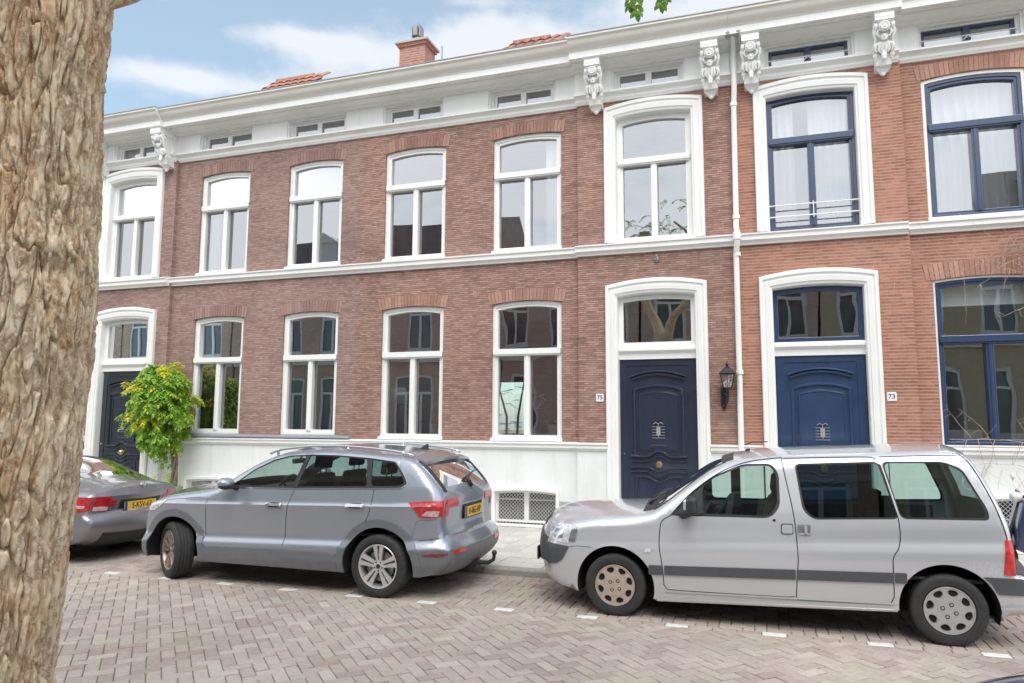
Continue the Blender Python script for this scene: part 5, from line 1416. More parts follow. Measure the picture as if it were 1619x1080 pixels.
    mb=MB();V.patch(mb,[(-1.80,.66),(-1.73,.655),(-1.70,.78),(-1.76,.785)],s,.010,r=.01);V.patch(mb,roundcorners([(-1.97,.68),(-1.86,.675),(-1.86,.76),(-1.96,.76)],.03),s,.010);mb.build('lamp_reflector',M['mirrorglass'],h,smooth=True)
    mb=MB();V.patch(mb,[(-2.05,.62),(-2.075,.55),(-2.072,.45),(-2.05,.42),(-1.94,.425),(-1.87,.47),(-1.79,.61),(-1.9,.615)],s,.016,r=.02);mb.build('bumper_corner',M['strip'],van,smooth=True,angle=30)
    mb=MB();V.patch(mb,[(-1.04,.612),(-.98,.612),(-.975,.645),(-1.03,.645)],s,.008,r=.008);mb.build('side_indicator',M['clearlamp'],van,bevel=.002)
    # rear lamp and bumper
    mb=MB();V.patch(mb,[(1.87,.60),(1.963,.60),(1.957,.80),(1.953,.88),(1.90,.88)],s,.008,r=.006);t=mb.build('tail_light',M['redlamp'],van,smooth=True,angle=30)
    mb=MB();a=V.idx(x=1.955,z=.90,part='rear');b=V.idx(x=1.967,z=.63,part='rear');tt=(-1,-.84) if s<0 else (.84,1);V.strip(mb,a,b,*tt,.008,nt=3,rim=True);mb.build('tail_light_inner',M['darkred'],van,smooth=True,angle=30)
    mb=MB();V.patch(mb,[(1.78,.52),(1.82,.445),(2.05,.445),(2.055,.575),(1.72,.578)],s,.012,r=.01);mb.build('bumper_side',M['strip'],van,smooth=True,angle=30)
    # mirror
    y=YV+s*.86
    mb=MB();mb.box(-.625,-.54,y-.02,y+s*.17,.985,1.145);mi=mb.build('wing_mirror',M['plastic'],van,bevel=.035,seg=4,smooth=True)
    mb=MB();mb.tube([(-.68,YV+s*.80,.975),(-.60,y+s*.03,1.0)],[.05,.035],10);V.patch(mb,[(-.80,.958),(-.50,.975),(-.50,1.10),(-.62,1.10)],s,.008,r=.03);mb.build('mirror_base',M['plastic'],mi,smooth=True,angle=40)
    mb=MB();mb.box(-.655,-.628,y+s*.02,y+s*.15,1.03,1.12);mb.build('mirror_shell',M['paintVan'],mi,bevel=.012,seg=3,smooth=True)
# panels across the front / rear
mb=MB();V.strip(mb,iw0,iw1,-.92,.92,-.006,nt=14);mb.build('windscreen',M['carglass'],van,smooth=True,fixn=False)
mb=MB();V.strip(mb,iw0-3,iw0+1,-.90,.90,.006,nt=12,rim=True);V.strip(mb,iw0,iw1,-.965,-.92,.003,nt=1,rim=True);V.strip(mb,iw0,iw1,.92,.965,.003,nt=1,rim=True);V.strip(mb,iw1-1,iw1+2,-.92,.92,.003,nt=10,rim=True);mb.build('windscreen_surround',M['plastic'],van,smooth=True,angle=40)
mb=MB();V.strip(mb,ir0,ir1,-.82,.82,-.004,nt=12);mb.build('rear_window',M['darkcarglass'],van,smooth=True,fixn=False)
mb=MB();a=V.idx(x=-2.075,z=.43,part='front');b=V.idx(x=-2.06,z=.63,part='front');V.strip(mb,a,b,-.99,.99,.016,nt=16,rim=True);mb.build('front_bumper_insert',M['strip'],van,smooth=True,angle=30)
mb=MB();a=V.idx(x=-2.04,z=.68,part='front');b=V.idx(x=-1.99,z=.76,part='front');V.strip(mb,a,b,-.55,.55,.006,nt=8,rim=True);mb.build('radiator_grille',M['plastic'],van,smooth=True,angle=30)
mb=MB();a=V.idx(x=2.05,z=.58,part='rear');b=V.idx(x=2.06,z=.45,part='rear');V.strip(mb,a-2,b,-.99,.99,.012,nt=14,rim=True);mb.build('rear_bumper',M['strip'],van,smooth=True,angle=30)
numberplate(van,(-2.265,YV,.44),'28-HTB-5',-PI/2);numberplate(van,(2.045,YV,.78),'28-HTB-5',PI/2)
mb=MB()
for s0 in (-.55,.05): 
    q0=V.SP(iw0-2,s0,.02);q1=V.SP(iw0+2,s0+.12,.03);q2=V.SP(iw0+3,s0+.55,.03);mb.tube([q0,q1,q2],[.018,.012,.006],8)
mb.build('wiper',M['plastic'],van,smooth=True)
mb=MB();i=V.idx(x=-.05,part='front')
mb.tube([(-.12,YV,1.60),(-.05,YV+.01,1.63),(.10,YV+.0,1.635)],[.008,.008,.006],6)
a=V.idx(x=-.12,part='front');b=V.idx(x=-.06,part='front');V.strip(mb,a,b,-.3,.5,.012,nt=4,rim=True);mb.build('sunroof_deflector',M['plastic'],van,smooth=True,angle=40)
mb=MB();mb.box(1.72,1.90,YV-.62,YV-.55,.19,.22);mb.tube([(1.6,YV-.60,.2),(1.86,YV-.62,.19)],.022,8);mb.build('exhaust',M['grey'],van)
mb=MB();mb.box(-.95,1.75,YV-.76,YV+.76,.5,.54);mb.box(-.95,-.50,YV-.74,YV+.74,.82,.955)
mb.build('dashboard_and_floor',M['plastic'],van,bevel=.03)
for s in (-1,1): mb=MB();V.patch(mb,[(-.8,.7),(1.70,.76),(1.70,.99),(1.1,.975),(.1,.935),(-.8,.90)],s,-.05,closed=False);mb.build('door_lining',M['seatbrown'],van,fixn=False)
mb=MB()                                              # inner door frames of the far side read brown / green through the glass
for xx,w in ((-.24,.10),(.26,.16),(1.05,.12)): mb.box(xx-w/2,xx+w/2,YV+.66,YV+.68,.9,1.48)
mb.build('pillar_lining',M['liner'],van)
seats(van,(-.02,),YV,.52,'seatbrown',.55);seats(van,(.92,),YV,.54,'seat',.40)
mb=MB();c=Vector((-.36,YV-.36,.98));Bm=Matrix.Translation(c)@Matrix.Rotation(math.radians(-55),4,'Y')
ring=[Bm@Vector((math.cos(2*PI*i/28)*.18,math.sin(2*PI*i/28)*.18,0)) for i in range(29)];mb.tube(ring,.015,8);mb.ball(c,.05,10);mb.build('steering_wheel',M['plastic'],van,smooth=True)
wheel(van,(-1.325,YV-.735,.282),.288,.18,-1,'cap',0,.66,'caprust',rot=.1);wheel(van,(1.465,YV-.735,.285),.29,.18,-1,'cap',0,.66,'cap',rot=.35)
wheel(van,(-1.325,YV+.42,.282),.288,.17,1,'cap');wheel(van,(1.465,YV+.42,.285),.29,.17,1,'cap')
# ======================================================= dark grey sedan (left)
def simplecar(name,label,group,yc,x0,front,paintm,glassm,sedan=True,mirror_x=1):
    pass
YM=-3.93
sed=thing('parked_sedan','dark grey sedan with sloping rear window and yellow plate, parked behind the tree trunk','car',(-10.2,YM,0),'cars parked along the far kerb')
zb=.20;aF=(-11.45,.31,.37);aR=(-8.78,.31,.37)
top=[(-11.9,.22),(-12.2,.26),(-12.3,.45),(-12.22,.64),(-11.9,.78),(-11.3,.87),(-10.95,.90),(-10.45,1.12),(-10.0,1.25),(-9.6,1.28),(-9.2,1.225),(-8.8,1.07),(-8.5,.965),(-8.3,.925),(-8.12,.905),(-8.03,.885),(-8.02,.84),(-8.06,.72),(-8.07,.62),(-8.01,.575),(-7.99,.50),(-8.02,.40),(-8.10,.30),(-8.25,.25)]
bot=[(-8.38,.23)]+arc(*aR,zb)+[(q/10,.205) for q in (-93,-97,-102,-107,-110)]+arc(*aF,zb)
prof=[(.18,.82),(.26,.86),(.45,.885),(.62,.875),(.70,.862),(.84,.850),(.90,.82),(1.35,.62)]
D=Car(YM,top,bot,prof,.0,-10,.88,[(0,.06),(.1,.12),(.3,.08),(.5,.10),(.68,.10),(.76,.09),(.84,.08),(1,.06)],
      [(0,.12),(.1,.2),(.2,.10),(.3,.06),(.5,.05),(.68,.07),(.74,.07),(.80,.10),(.95,.10),(1,.08)],(.8,.2),(.8,.13),-12.3,-7.99)
g1=roundcorners([(-10.75,.925),(-10.35,1.11),(-9.95,1.205),(-9.5,1.215),(-9.05,1.10),(-8.85,1.0),(-8.9,.93)],.04)
iw0=D.idx(x=-10.92,part='front');iw1=D.idx(x=-10.15,part='front');ir0=D.idx(x=-9.22,part='rear');ir1=D.idx(x=-8.55,part='rear')
bodyparts(D,sed,'paintSedan',[g1],[(iw0,iw1,-.9,.9),(ir0,ir1,-.86,.86)],(aF,aR),zb)
for s in (-1,1):
    mb=MB();D.patch(mb,g1,s,-.012,0,closed=False);mb.build('side_window',M['darkcarglass'],sed,smooth=True,fixn=False)
    mb=MB();D.line(mb,[(-10.75,.915),(-9.5,.93),(-8.85,.925)],s,.012,.003);mb.build('window_trim',M['mirrorglass'],sed)
    mb=MB();D.line(mb,[(-9.6,1.26),(-9.62,.9),(-9.65,.26)],s);D.line(mb,[(-8.9,.95),(-9.0,.8),(-9.15,.62),(-9.15,.3)],s);D.line(mb,[(-10.75,.93),(-10.85,.7),(-10.8,.26)],s);splitgaps(mb,sed)
    a=D.idx(x=-8.03,z=.825,part='rear');b=D.idx(x=-8.06,z=.67,part='rear');mb=MB();D.patch(mb,[(-8.62,.80),(-8.4,.83)]+[(x-.004,z) for x,z in D.edge(a,b)]+[(-8.25,.655),(-8.5,.74)],s,.008);t=mb.build('tail_light',M['redlamp'],sed,smooth=True,angle=30)
    mb=MB();D.patch(mb,[(-8.40,.715),(-8.1,.70),(-8.09,.735),(-8.3,.75)],s,.012,r=.01);mb.build('reversing_lamp',M['pinklamp'],t,smooth=True)
    a=D.idx(x=-8.03,z=.825,part='rear');b=D.idx(x=-8.06,z=.67,part='rear');c=D.idx(x=-8.04,z=.79,part='rear');d=D.idx(x=-8.06,z=.72,part='rear')
    mb=MB();tt=(-1,-.72) if s<0 else (.72,1);D.strip(mb,a,b,*tt,.008,nt=4,rim=True);tt=(-.72,-.58) if s<0 else (.58,.72);D.strip(mb,c,b-1,*tt,.007,nt=3,rim=True);t=mb.build('tail_light_inner',M['redlamp'],sed,smooth=True,angle=30)
    mb=MB();tt=(-.98,-.72) if s<0 else (.72,.98);D.strip(mb,d,d+1,*tt,.012,nt=3,rim=True);mb.build('reversing_lamp',M['pinklamp'],t,smooth=True)
    y=YM+s*.92;mb=MB();mb.ball((-10.62,y,1.0),(.07,.10,.055),14);mb.tube([(-10.65,YM+s*.80,.95),(-10.62,y,.97)],.02,6);mb.build('wing_mirror',M['paintSedan'],sed,smooth=True)
mb=MB();D.strip(mb,iw0,iw1,-.9,.9,-.006,nt=12);mb.build('windscreen',M['carglass'],sed,smooth=True,fixn=False)
mb=MB();D.strip(mb,ir0,ir1,-.86,.86,-.004,nt=12);mb.build('rear_window',M['carglass'],sed,smooth=True,fixn=False)
mb=MB();a=D.idx(x=-8.04,z=.80,part='rear');b=D.idx(x=-8.06,z=.645,part='rear');D.strip(mb,a,b,-.50,.50,.003,nt=10,rim=True);mb.build('plate_recess',M['plastic'],sed,smooth=True,angle=30)
mb=MB();a=D.idx(x=-8.01,z=.42,part='rear');b=len(D.top)-1;D.strip(mb,a,b,-.80,.80,.010,nt=14,rim=True);mb.build('bumper_insert',M['plastic'],sed,smooth=True,angle=30)
q=D.SP(D.idx(x=-8.04,z=.73,part='rear'),0,.022);numberplate(sed,(q[0],YM-.02,q[2]+.0),'5-KSV-67',PI/2,w=.52)
q=D.SP(D.idx(x=-8.03,z=.865,part='rear'),0,.012);mb=MB();B=Matrix.Translation(q)@Matrix.Rotation(math.radians(80),4,'Y')
mb.tube([B@Vector((math.cos(2*PI*i/20)*.035,math.sin(2*PI*i/20)*.035,0)) for i in range(21)],.005,6)
for a in range(3): mb.tube([B@Vector((0,0,0)),B@Vector((-math.cos(2*PI*a/3)*.034,math.sin(2*PI*a/3)*.034,0))],.004,5)
mb.build('boot_badge',M['chrome'],sed)
mb=MB();mb.box(-11,-8.6,YM-.7,YM+.7,.55,.6);mb.box(-10.95,-10.6,YM-.68,YM+.68,.75,.88);mb.box(-8.95,-8.6,YM-.66,YM+.66,.6,.86);mb.build('dashboard_and_floor',M['plastic'],sed,bevel=.02)
seats(sed,(-10.1,-9.4),YM,.56,'seat',.36,yo=(.34,))
q=D.SP(D.idx(x=-9.5,part='rear'),0,0);mb=MB();mb.add([(q[0]-.05,YM-.02,q[2]-.01),(q[0]-.05,YM+.02,q[2]-.01),(q[0]+.07,YM+.015,q[2]-.012),(q[0]+.07,YM-.015,q[2]-.012),(q[0]+.06,YM,q[2]+.05),(q[0]+.075,YM,q[2]+.045)],[(0,1,4),(0,4,5,3),(1,2,5,4),(2,3,5),(0,3,2,1)]);mb.build('antenna_fin',M['plastic'],sed)
for cx in (-8.78,-11.45):
    wheel(sed,(cx,YM-.76,.31),.315,.21,-1,'spokes',0,.7,'alloy',rot=.3);wheel(sed,(cx,YM+.42,.31),.315,.2,1,'spokes')

# ======================================================= dark blue car, only its front corner shows bottom right
YB=-9.07
blu=thing('parked_hatchback','dark blue car of which only the glossy bonnet corner shows at the bottom right edge','car',(3,YB,0))
aF=(1.72,.31,.37);aR=(4.2,.31,.37)
top=[(1.25,.22),(1.02,.28),(.94,.45),(.97,.62),(1.08,.745),(1.35,.83),(1.8,.89),(2.15,.94),(2.6,1.2),(3.0,1.38),(3.4,1.43),(4.2,1.40),(4.75,1.28),(4.95,1.0),(5.0,.7),(5.02,.45),(4.9,.26)]
bot=[(4.62,.23)]+arc(*aR,zb)+[(q/10,.205) for q in (38,33,28,23)]+arc(*aF,zb)
prof=[(.18,.80),(.30,.85),(.55,.87),(.85,.86),(.95,.83),(1.4,.66)]
BL=Car(YB,top,bot,prof,0,3,.87,[(0,.08),(.2,.12),(.4,.08),(1,.07)],[(0,.12),(.12,.18),(.25,.09),(.5,.05),(.9,.08),(1,.08)],(.8,.17),(.5,.08),.94,5.02)
g1=roundcorners([(2.3,.98),(2.68,1.2),(3.0,1.32),(3.5,1.37),(4.2,1.34),(4.6,1.22),(4.7,1.0)],.05)
iw0=BL.idx(x=2.18,part='front');iw1=BL.idx(x=2.9,part='front')
bodyparts(BL,blu,'paintBlue',[g1],[(iw0,iw1,-.9,.9)],(aF,aR),zb)
for s in (-1,1):
    mb=MB();BL.patch(mb,g1,s,-.012,0,closed=False);mb.build('side_window',M['darkcarglass'],blu,smooth=True,fixn=False)
    mb=MB();BL.patch(mb,[(1.03,.66),(1.10,.74),(1.32,.80),(1.5,.83),(1.42,.74),(1.2,.66)],s,.006,r=.02);mb.build('headlight',M['clearlamp'],blu,smooth=True,angle=30)
    mb=MB();BL.line(mb,[(1.5,.80),(1.9,.86),(2.2,.90)],s,.006);BL.line(mb,[(2.35,.93),(2.3,.6),(2.3,.26)],s);splitgaps(mb,blu)
mb=MB();BL.strip(mb,iw0,iw1,-.9,.9,-.005,nt=12);mb.build('windscreen',M['darkcarglass'],blu,smooth=True,fixn=False)
mb=MB();a=BL.idx(x=.96,z=.5,part='front');b=BL.idx(x=1.02,z=.68,part='front');BL.strip(mb,a,b,-.5,.5,.006,nt=8,rim=True);mb.build('radiator_grille',M['plastic'],blu,smooth=True,angle=30)
for cx in (1.72,4.2):
    wheel(blu,(cx,YB-.74,.31),.315,.2,-1,'spokes');wheel(blu,(cx,YB+.74,.31),.315,.2,1,'spokes')

blu.location.x-=.34;blu.location.y+=.12
# ======================================================= scooter on the pavement at the right
sc=thing('parked_scooter','dark scooter with white trim standing behind the silver van at the right edge','scooter',(3.1,-1.9,PZ))
ux,uy=2.86,-1.75
for cx in (2.62,3.85):
    B=Matrix.Translation((cx,uy,PZ+.21))@Matrix.Rotation(PI/2,4,'X')
    mb=MB();mb.lathe([(.13,.04),(.16,.05),(.20,.035),(.21,0),(.20,-.035),(.16,-.05),(.13,-.04)],B,32);w=mb.build('wheel',M['tyre'],sc,smooth=True)
    mb=MB();mb.lathe([(.13,.035),(.10,.02),(.03,.03),(0,.03)],B,24);mb.lathe([(.13,-.035),(.10,-.02),(.03,-.03),(0,-.03)],B,24);mb.build('rim',M['alloy'],w)
mb=MB()
mb.extrude_y(roundcorners([(2.78,PZ+.30),(2.92,PZ+.28),(3.0,PZ+.62),(2.96,PZ+.86),(2.88,PZ+.88),(2.80,PZ+.60)],.05),uy-.17,uy+.17)
mb.extrude_y(roundcorners([(2.9,PZ+.24),(3.35,PZ+.22),(3.35,PZ+.32),(2.9,PZ+.34)],.03),uy-.15,uy+.15)
mb.extrude_y(roundcorners([(3.3,PZ+.25),(3.95,PZ+.38),(4.1,PZ+.62),(3.4,PZ+.66)],.08),uy-.15,uy+.15)
mb.build('body',M['paintBlue'],sc,bevel=.03,seg=3)
mb=MB();mb.extrude_y(roundcorners([(2.5,PZ+.42),(2.75,PZ+.40),(2.76,PZ+.34),(2.66,PZ+.46),(2.52,PZ+.46)],.03),uy-.06,uy+.06);mb.build('front_mudguard',M['enamel'],sc,bevel=.02)
mb=MB();mb.extrude_y(roundcorners([(3.38,PZ+.67),(4.12,PZ+.64),(4.1,PZ+.73),(3.75,PZ+.76),(3.45,PZ+.75)],.03),uy-.13,uy+.13);mb.build('seat',M['plastic'],sc,bevel=.03,seg=3)
mb=MB();mb.tube([(2.95,uy-.32,PZ+.95),(2.93,uy-.15,PZ+.93),(2.90,uy,PZ+.90),(2.93,uy+.15,PZ+.93),(2.95,uy+.32,PZ+.95)],.018,8);mb.tube([(2.68,uy,PZ+.21),(2.90,uy,PZ+.90)],.025,8);mb.build('handlebar',M['black'],sc,smooth=True)
mb=MB();mb.ball((2.86,uy,PZ+.90),(.06,.09,.06),16);mb.build('headlamp_cowl',M['enamel'],sc,smooth=True)
mb=MB();mb.ball((2.81,uy,PZ+.90),(.03,.055,.045),14);mb.build('headlamp',M['clearlamp'],sc,smooth=True)
for s in (-1,1):
    mb=MB();mb.tube([(2.93,uy+s*.2,PZ+.94),(2.90,uy+s*.26,PZ+1.08)],.006,6);mb.ball((2.90,uy+s*.27,PZ+1.12),(.02,.06,.045),12);mb.build('mirror',M['enamel'],sc,smooth=True)

# ------------------------------------------------------------------ street tree (foreground left)
tree=thing('street_tree','thick furrowed tan tree trunk standing in the left foreground','tree',(-3.12,-9.56,0))
AX=[(0,-3.12,-9.56,.36),(.3,-3.06,-9.57,.262),(.73,-2.965,-9.59,.225),(1.2,-2.87,-9.62,.212),(1.8,-2.775,-9.655,.208),(2.25,-2.725,-9.675,.206),(2.7,-2.70,-9.70,.190),(3.1,-2.665,-9.74,.186),(3.4,-2.63,-9.77,.195),(3.8,-2.57,-9.82,.225),(4.3,-2.48,-9.92,.21)]
def axis(z):
    for a,b in zip(AX,AX[1:]):
        if z<=b[0]:
            t=max(0,(z-a[0])/(b[0]-a[0]));t=t*t*(3-2*t)*.5+t*.5
            return [a[i]+(b[i]-a[i])*t for i in (1,2,3)]
    return AX[-1][1:]
def barkd(a,z,r):
    x=math.cos(a);y=math.sin(a)
    w1=noise.noise(Vector((x*1.5,y*1.5,z*1.6)));w2=noise.noise(Vector((x*3+9,y*3,z*4)));w3=noise.noise(Vector((x*8+2,y*8,z*10)))
    def plates(fx,fz,o,k):
        d=noise.voronoi(Vector((x*fx+w1*.9+w2*.5+w3*.3+o,y*fx+w2*.5-w3*.3,z*fz+w1*.9+w2*.7+w3*.2)))[0]
        return min(1,(d[1]-d[0])/k)
    a1=plates(3.4,1.75,0,.17);a2=plates(7.0,3.3,5,.20);a3=plates(17,9,11,.28)
    rm=noise.ridged_multi_fractal(Vector((x*4+w1,y*4+w2,z*2.4+w1)),.8,2.2,6,1.0,2.0)
    v=-.026*(1-a1)**1.3-.010*(1-a2)**1.1-.0035*(1-a3)-.004*max(0,rm-.6)
    v+=.014*noise.noise(Vector((x*1.2,y*1.2,z*1.3+3)))+.004*noise.noise(Vector((x*26,y*26,z*9)))+.003*noise.noise(Vector((x*60,y*60,z*30)))+.0045*noise.cell(Vector((x*6+w2*1.5,y*6+w1*1.5,z*4+w1*2)))
    v+=.035*math.exp(-(((z-2.48)/.07)**2))*max(0,math.cos(a+.35))**14-.03*math.exp(-(((z-2.40)/.04)**2))*max(0,math.cos(a+.45))**20
    return v+.016
mb=MB();NA,NZ=560,960
vs=[];Z0,Z1=-.05,4.3
for j in range(NZ+1):
    z=Z0+(Z1-Z0)*j/NZ;cx,cy,r=axis(z)
    for i in range(NA):
        a=2*PI*i/NA;d=barkd(a,z,r)+ (0 if z>.5 else (.5-z)*.10*math.cos(a*5+1))
        rr=r+d+.012;vs.append((cx+rr*math.cos(a),cy+rr*math.sin(a),z))
fs=[(j*NA+i,j*NA+(i+1)%NA,(j+1)*NA+(i+1)%NA,(j+1)*NA+i) for j in range(NZ) for i in range(NA)]
mb.add(vs,fs)
def barkmat():
    m,nt,b=nodes('furrowed_bark');tc=N(nt,'ShaderNodeTexCoord')
    mp=N(nt,'ShaderNodeMapping');mp.inputs['Scale'].default_value=(1,1,.45);L(nt,tc,'Object',mp,0)
    n=N(nt,'ShaderNodeTexNoise',i_Scale=26.0,i_Detail=12.0,i_Roughness=.74);n.inputs['Distortion'].default_value=.5;L(nt,mp,0,n,'Vector')
    r=ramp(nt,[(.28,(.38,.235,.14)),(.40,(.72,.54,.375)),(.52,(.86,.71,.53)),(.70,(.93,.84,.70))]);L(nt,n,0,r,0)
    n2=N(nt,'ShaderNodeTexNoise',i_Scale=4.5,i_Detail=8.0,i_Roughness=.68);L(nt,mp,0,n2,'Vector')
    r2=ramp(nt,[(.34,(1.0,.78,.60)),(.47,(1,.97,.92)),(.6,(1,1.02,1.02)),(.70,(1.05,1.10,1.14))]);L(nt,n2,0,r2,0)
    mx=mixc(nt,'MULTIPLY',.85);L(nt,r,0,mx,6);L(nt,r2,0,mx,7);nt.links.new(mx.outputs[2],b.inputs['Base Color']);b.inputs['Roughness'].default_value=.95;b.inputs['Specular IOR Level'].default_value=.2
    mpv=N(nt,'ShaderNodeMapping');mpv.inputs['Scale'].default_value=(1,1,.17);L(nt,tc,'Object',mpv,0)
    nd=N(nt,'ShaderNodeTexNoise',i_Scale=9.0,i_Detail=6.0,i_Roughness=.7);L(nt,tc,'Object',nd,'Vector')
    sc_=N(nt,'ShaderNodeVectorMath',operation='SCALE');sc_.inputs[3].default_value=.09;L(nt,nd,1,sc_,0)
    av_=N(nt,'ShaderNodeVectorMath',operation='ADD');L(nt,mpv,0,av_,0);L(nt,sc_,0,av_,1)
    vo=N(nt,'ShaderNodeTexVoronoi',feature='DISTANCE_TO_EDGE',i_Scale=19.0);L(nt,av_,0,vo,'Vector')
    rv=ramp(nt,[(.0,(.55,.42,.33)),(.05,(.86,.81,.77)),(.12,(1,1,1))]);L(nt,vo,0,rv,0)
    mv=mixc(nt,'MULTIPLY',.85);nt.links.new(mx.outputs[2],mv.inputs[6]);L(nt,rv,0,mv,7);nt.links.new(mv.outputs[2],b.inputs['Base Color'])
    bv=N(nt,'ShaderNodeMapRange');L(nt,vo,0,bv,0);bv.inputs['From Max'].default_value=.16
    bu0=N(nt,'ShaderNodeBump',i_Strength=.8,i_Distance=.006);L(nt,bv,0,bu0,'Height')
    n3=N(nt,'ShaderNodeTexNoise',i_Scale=60.0,i_Detail=12.0,i_Roughness=.85);L(nt,mp,0,n3,'Vector')
    bu=N(nt,'ShaderNodeBump',i_Strength=.85,i_Distance=.005);L(nt,n3,0,bu,'Height');L(nt,bu0,0,bu,'Normal');L(nt,bu,0,b,'Normal')
    return m
M['bark']=barkmat()
mb.build('trunk',M['bark'],tree,smooth=True,fixn=False)
mb=MB();rnd=random.Random(5)
limbs=[]
def limb(p,q,r0,r1,wob=.12,n=14):
    p,q=Vector(p),Vector(q);pts=[];rs=[]
    for i in range(n+1):
        t=i/n;v=p.lerp(q,t);k=math.sin(t*PI)*wob
        v+=Vector((noise.noise(Vector((t*2.3,p.x,q.z))),noise.noise(Vector((t*2.3,q.y,p.z+5))),noise.noise(Vector((t*2.1,3,q.x)))))*k*2
        pts.append(v);rs.append((r0+(r1-r0)*t)*(1+.08*noise.noise(v*9)))
    mb.tube(pts,rs,16);return pts
a=limb((-2.58,-9.80,3.42),(-2.24,-9.52,3.70),.085,.045,.03,10);   # stub at the top of the frame
limb((-2.50,-9.90,4.1),(-3.4,-10.6,6.4),.17,.10)
L1=limb((-2.48,-9.92,4.15),(-1.5,-9.2,5.6),.15,.08,.2)
L2=limb(L1[8],(-.35,-8.75,4.95),.06,.02,.15);L3=limb(L1[-1],(-.6,-9.2,6.9),.08,.03,.3);L4=limb(L1[-1],(-2.2,-8.0,7.4),.07,.03,.3)
L5=limb((-3.3,-10.5,6.1),(-4.6,-9.4,7.6),.09,.03,.3);L6=limb((-3.4,-10.6,6.3),(-3.0,-11.8,7.8),.09,.03,.3);L7=limb(L1[5],(-1.0,-11.0,6.6),.07,.03,.3)
mb.build('branch',M['bark'],tree,smooth=True,fixn=False)
M['leafTree']=leafmat('locust_leaf',(.12,.27,.03),(.20,.40,.06),(.32,.52,.10))
def leaf(mb,p,d,n_,l,w):
    s_=d.cross(n_)
    if s_.length<1e-4: s_=Vector((1,0,0))
    s_.normalize();nn=s_.cross(d).normalized()
    mb.add([p,p+d*l*.35+s_*w*.5-nn*l*.05,p+d*l*.75+s_*w*.42-nn*l*.12,p+d*l-nn*l*.22,p+d*l*.75-s_*w*.42-nn*l*.12,p+d*l*.35-s_*w*.5-nn*l*.05,p+d*l*.5+nn*w*.08],[(0,1,6),(1,2,6),(2,3,6),(3,4,6),(4,5,6),(5,0,6)])
def pinnate(mb,p,d,length,nl,ls,droop=.5):
    """compound leaf: pairs of leaflets along a drooping stalk"""
    pts=[Vector(p)];dd=Vector(d).normalized()
    for i in range(nl):
        dd=(dd+Vector((0,0,-droop/nl))).normalized();pts.append(pts[-1]+dd*length/nl)
    side=dd.cross(Vector((0,0,1)));side=side.normalized() if side.length>.01 else Vector((1,0,0))
    for i in range(1,nl+1):
        for s in (-1,1):
            ld=(side*s*.9+dd*.35+Vector((rnd.uniform(-.25,.25),rnd.uniform(-.25,.25),rnd.uniform(-.3,.12)))).normalized()
            leaf(mb,pts[i],ld,Vector((rnd.uniform(-.3,.3),rnd.uniform(-.3,.3),1)),ls*rnd.uniform(.8,1.15),ls*.42)
    leaf(mb,pts[-1],dd,Vector((0,0,1)),ls,ls*.45)
cr=MB()
for Lm,k in ((L2,10),(L3,26),(L4,34),(L5,40),(L6,46),(L7,8)):
    for _ in range(k):
        t=rnd.uniform(.35,1);v=Lm[min(len(Lm)-1,int(t*(len(Lm)-1)))]+Vector((rnd.gauss(0,.45),rnd.gauss(0,.45),rnd.gauss(.15,.35)))
        if Lm is L2: v=Lm[min(len(Lm)-1,int(t*(len(Lm)-1)))]+Vector((rnd.gauss(0,.2),rnd.gauss(0,.2),abs(rnd.gauss(.1,.2))))
        if v.z<1.82+(.70*(Vector((v.x,v.y+11.75)).length))+.15: v.z=1.82+.70*Vector((v.x,v.y+11.75)).length+.15+rnd.random()*.3
        for q in range(3):
            a=rnd.uniform(0,2*PI);pinnate(cr,v,(math.cos(a),math.sin(a),rnd.uniform(-.3,.4)),rnd.uniform(.22,.34),7,.062,.9)
# the two sprays that hang into view at the top
tw=MB()
for (x,y,zt,zb_) in ((-.50,-8.36,4.35,3.86),(-.535,-8.36,4.35,3.91),(-.385,-8.33,4.35,3.90),(-.455,-8.4,4.4,3.97),(-.37,-8.3,4.4,3.95)):
    pts=[(x-.06,y,4.85),(x-.02,y,zt),(x,y,(zt+zb_)/2),(x+.012,y,zb_)]
    tw.tube(pts,.003,5)
    z=zb_
    while z<zt:
        for s in (-1,1): leaf(cr,Vector((x,y,z)),Vector((s*.55,rnd.uniform(-.4,.4),-.75)).normalized(),Vector((rnd.uniform(-.5,.5),-1,.4)),.055,.026)
        z+=.03
    leaf(cr,Vector((x,y,zb_)),Vector((.1,0,-1)),Vector((0,-1,.2)),.06,.028)
tw.build('twig',M['bark'],tree)
c=cr.build('crown',M['leafTree'],tree,fixn=False)

# ------------------------------------------------------------------ small leafy tree by the left door
sh=thing('leafy_standard_tree','small round-headed tree with green and yellow leaves between the black door and the parked SUV','small tree',(-10.80,-.42,PZ))
rnd=random.Random(11)
mb=MB()
for k in range(4):
    ph=k*1.6;pts=[];rs=[]
    for i in range(26):
        t=i/25;z=PZ+t*1.75;rr=.045*(1-.2*t);tw_=ph+t*7
        pts.append((-10.80+.10*math.sin(t*3.3)-.10*t+rr*math.cos(tw_),-.42+rr*math.sin(tw_),z));rs.append(.028*(1-.35*t))
    mb.tube(pts,rs,8)
for k in range(14):
    a=k*2.4;p=Vector((-10.92,-.42,1.45+.03*k));q=p+Vector((math.cos(a)*.55,math.sin(a)*.28,.35+.05*(k%5)));mb.tube([p,(p+q)/2+Vector((0,0,.1)),q],[.018,.012,.006],6)
M['twistbark']=P('grey_brown_stem',(.19,.14,.10),.9,var=.35,scale=25,bump=.6,bscale=60)
mb.build('trunk',M['twistbark'],sh,smooth=True)
M['leafShrub']=leafmat('shrub_leaf',(.13,.33,.04),(.30,.52,.07),(.50,.66,.10))
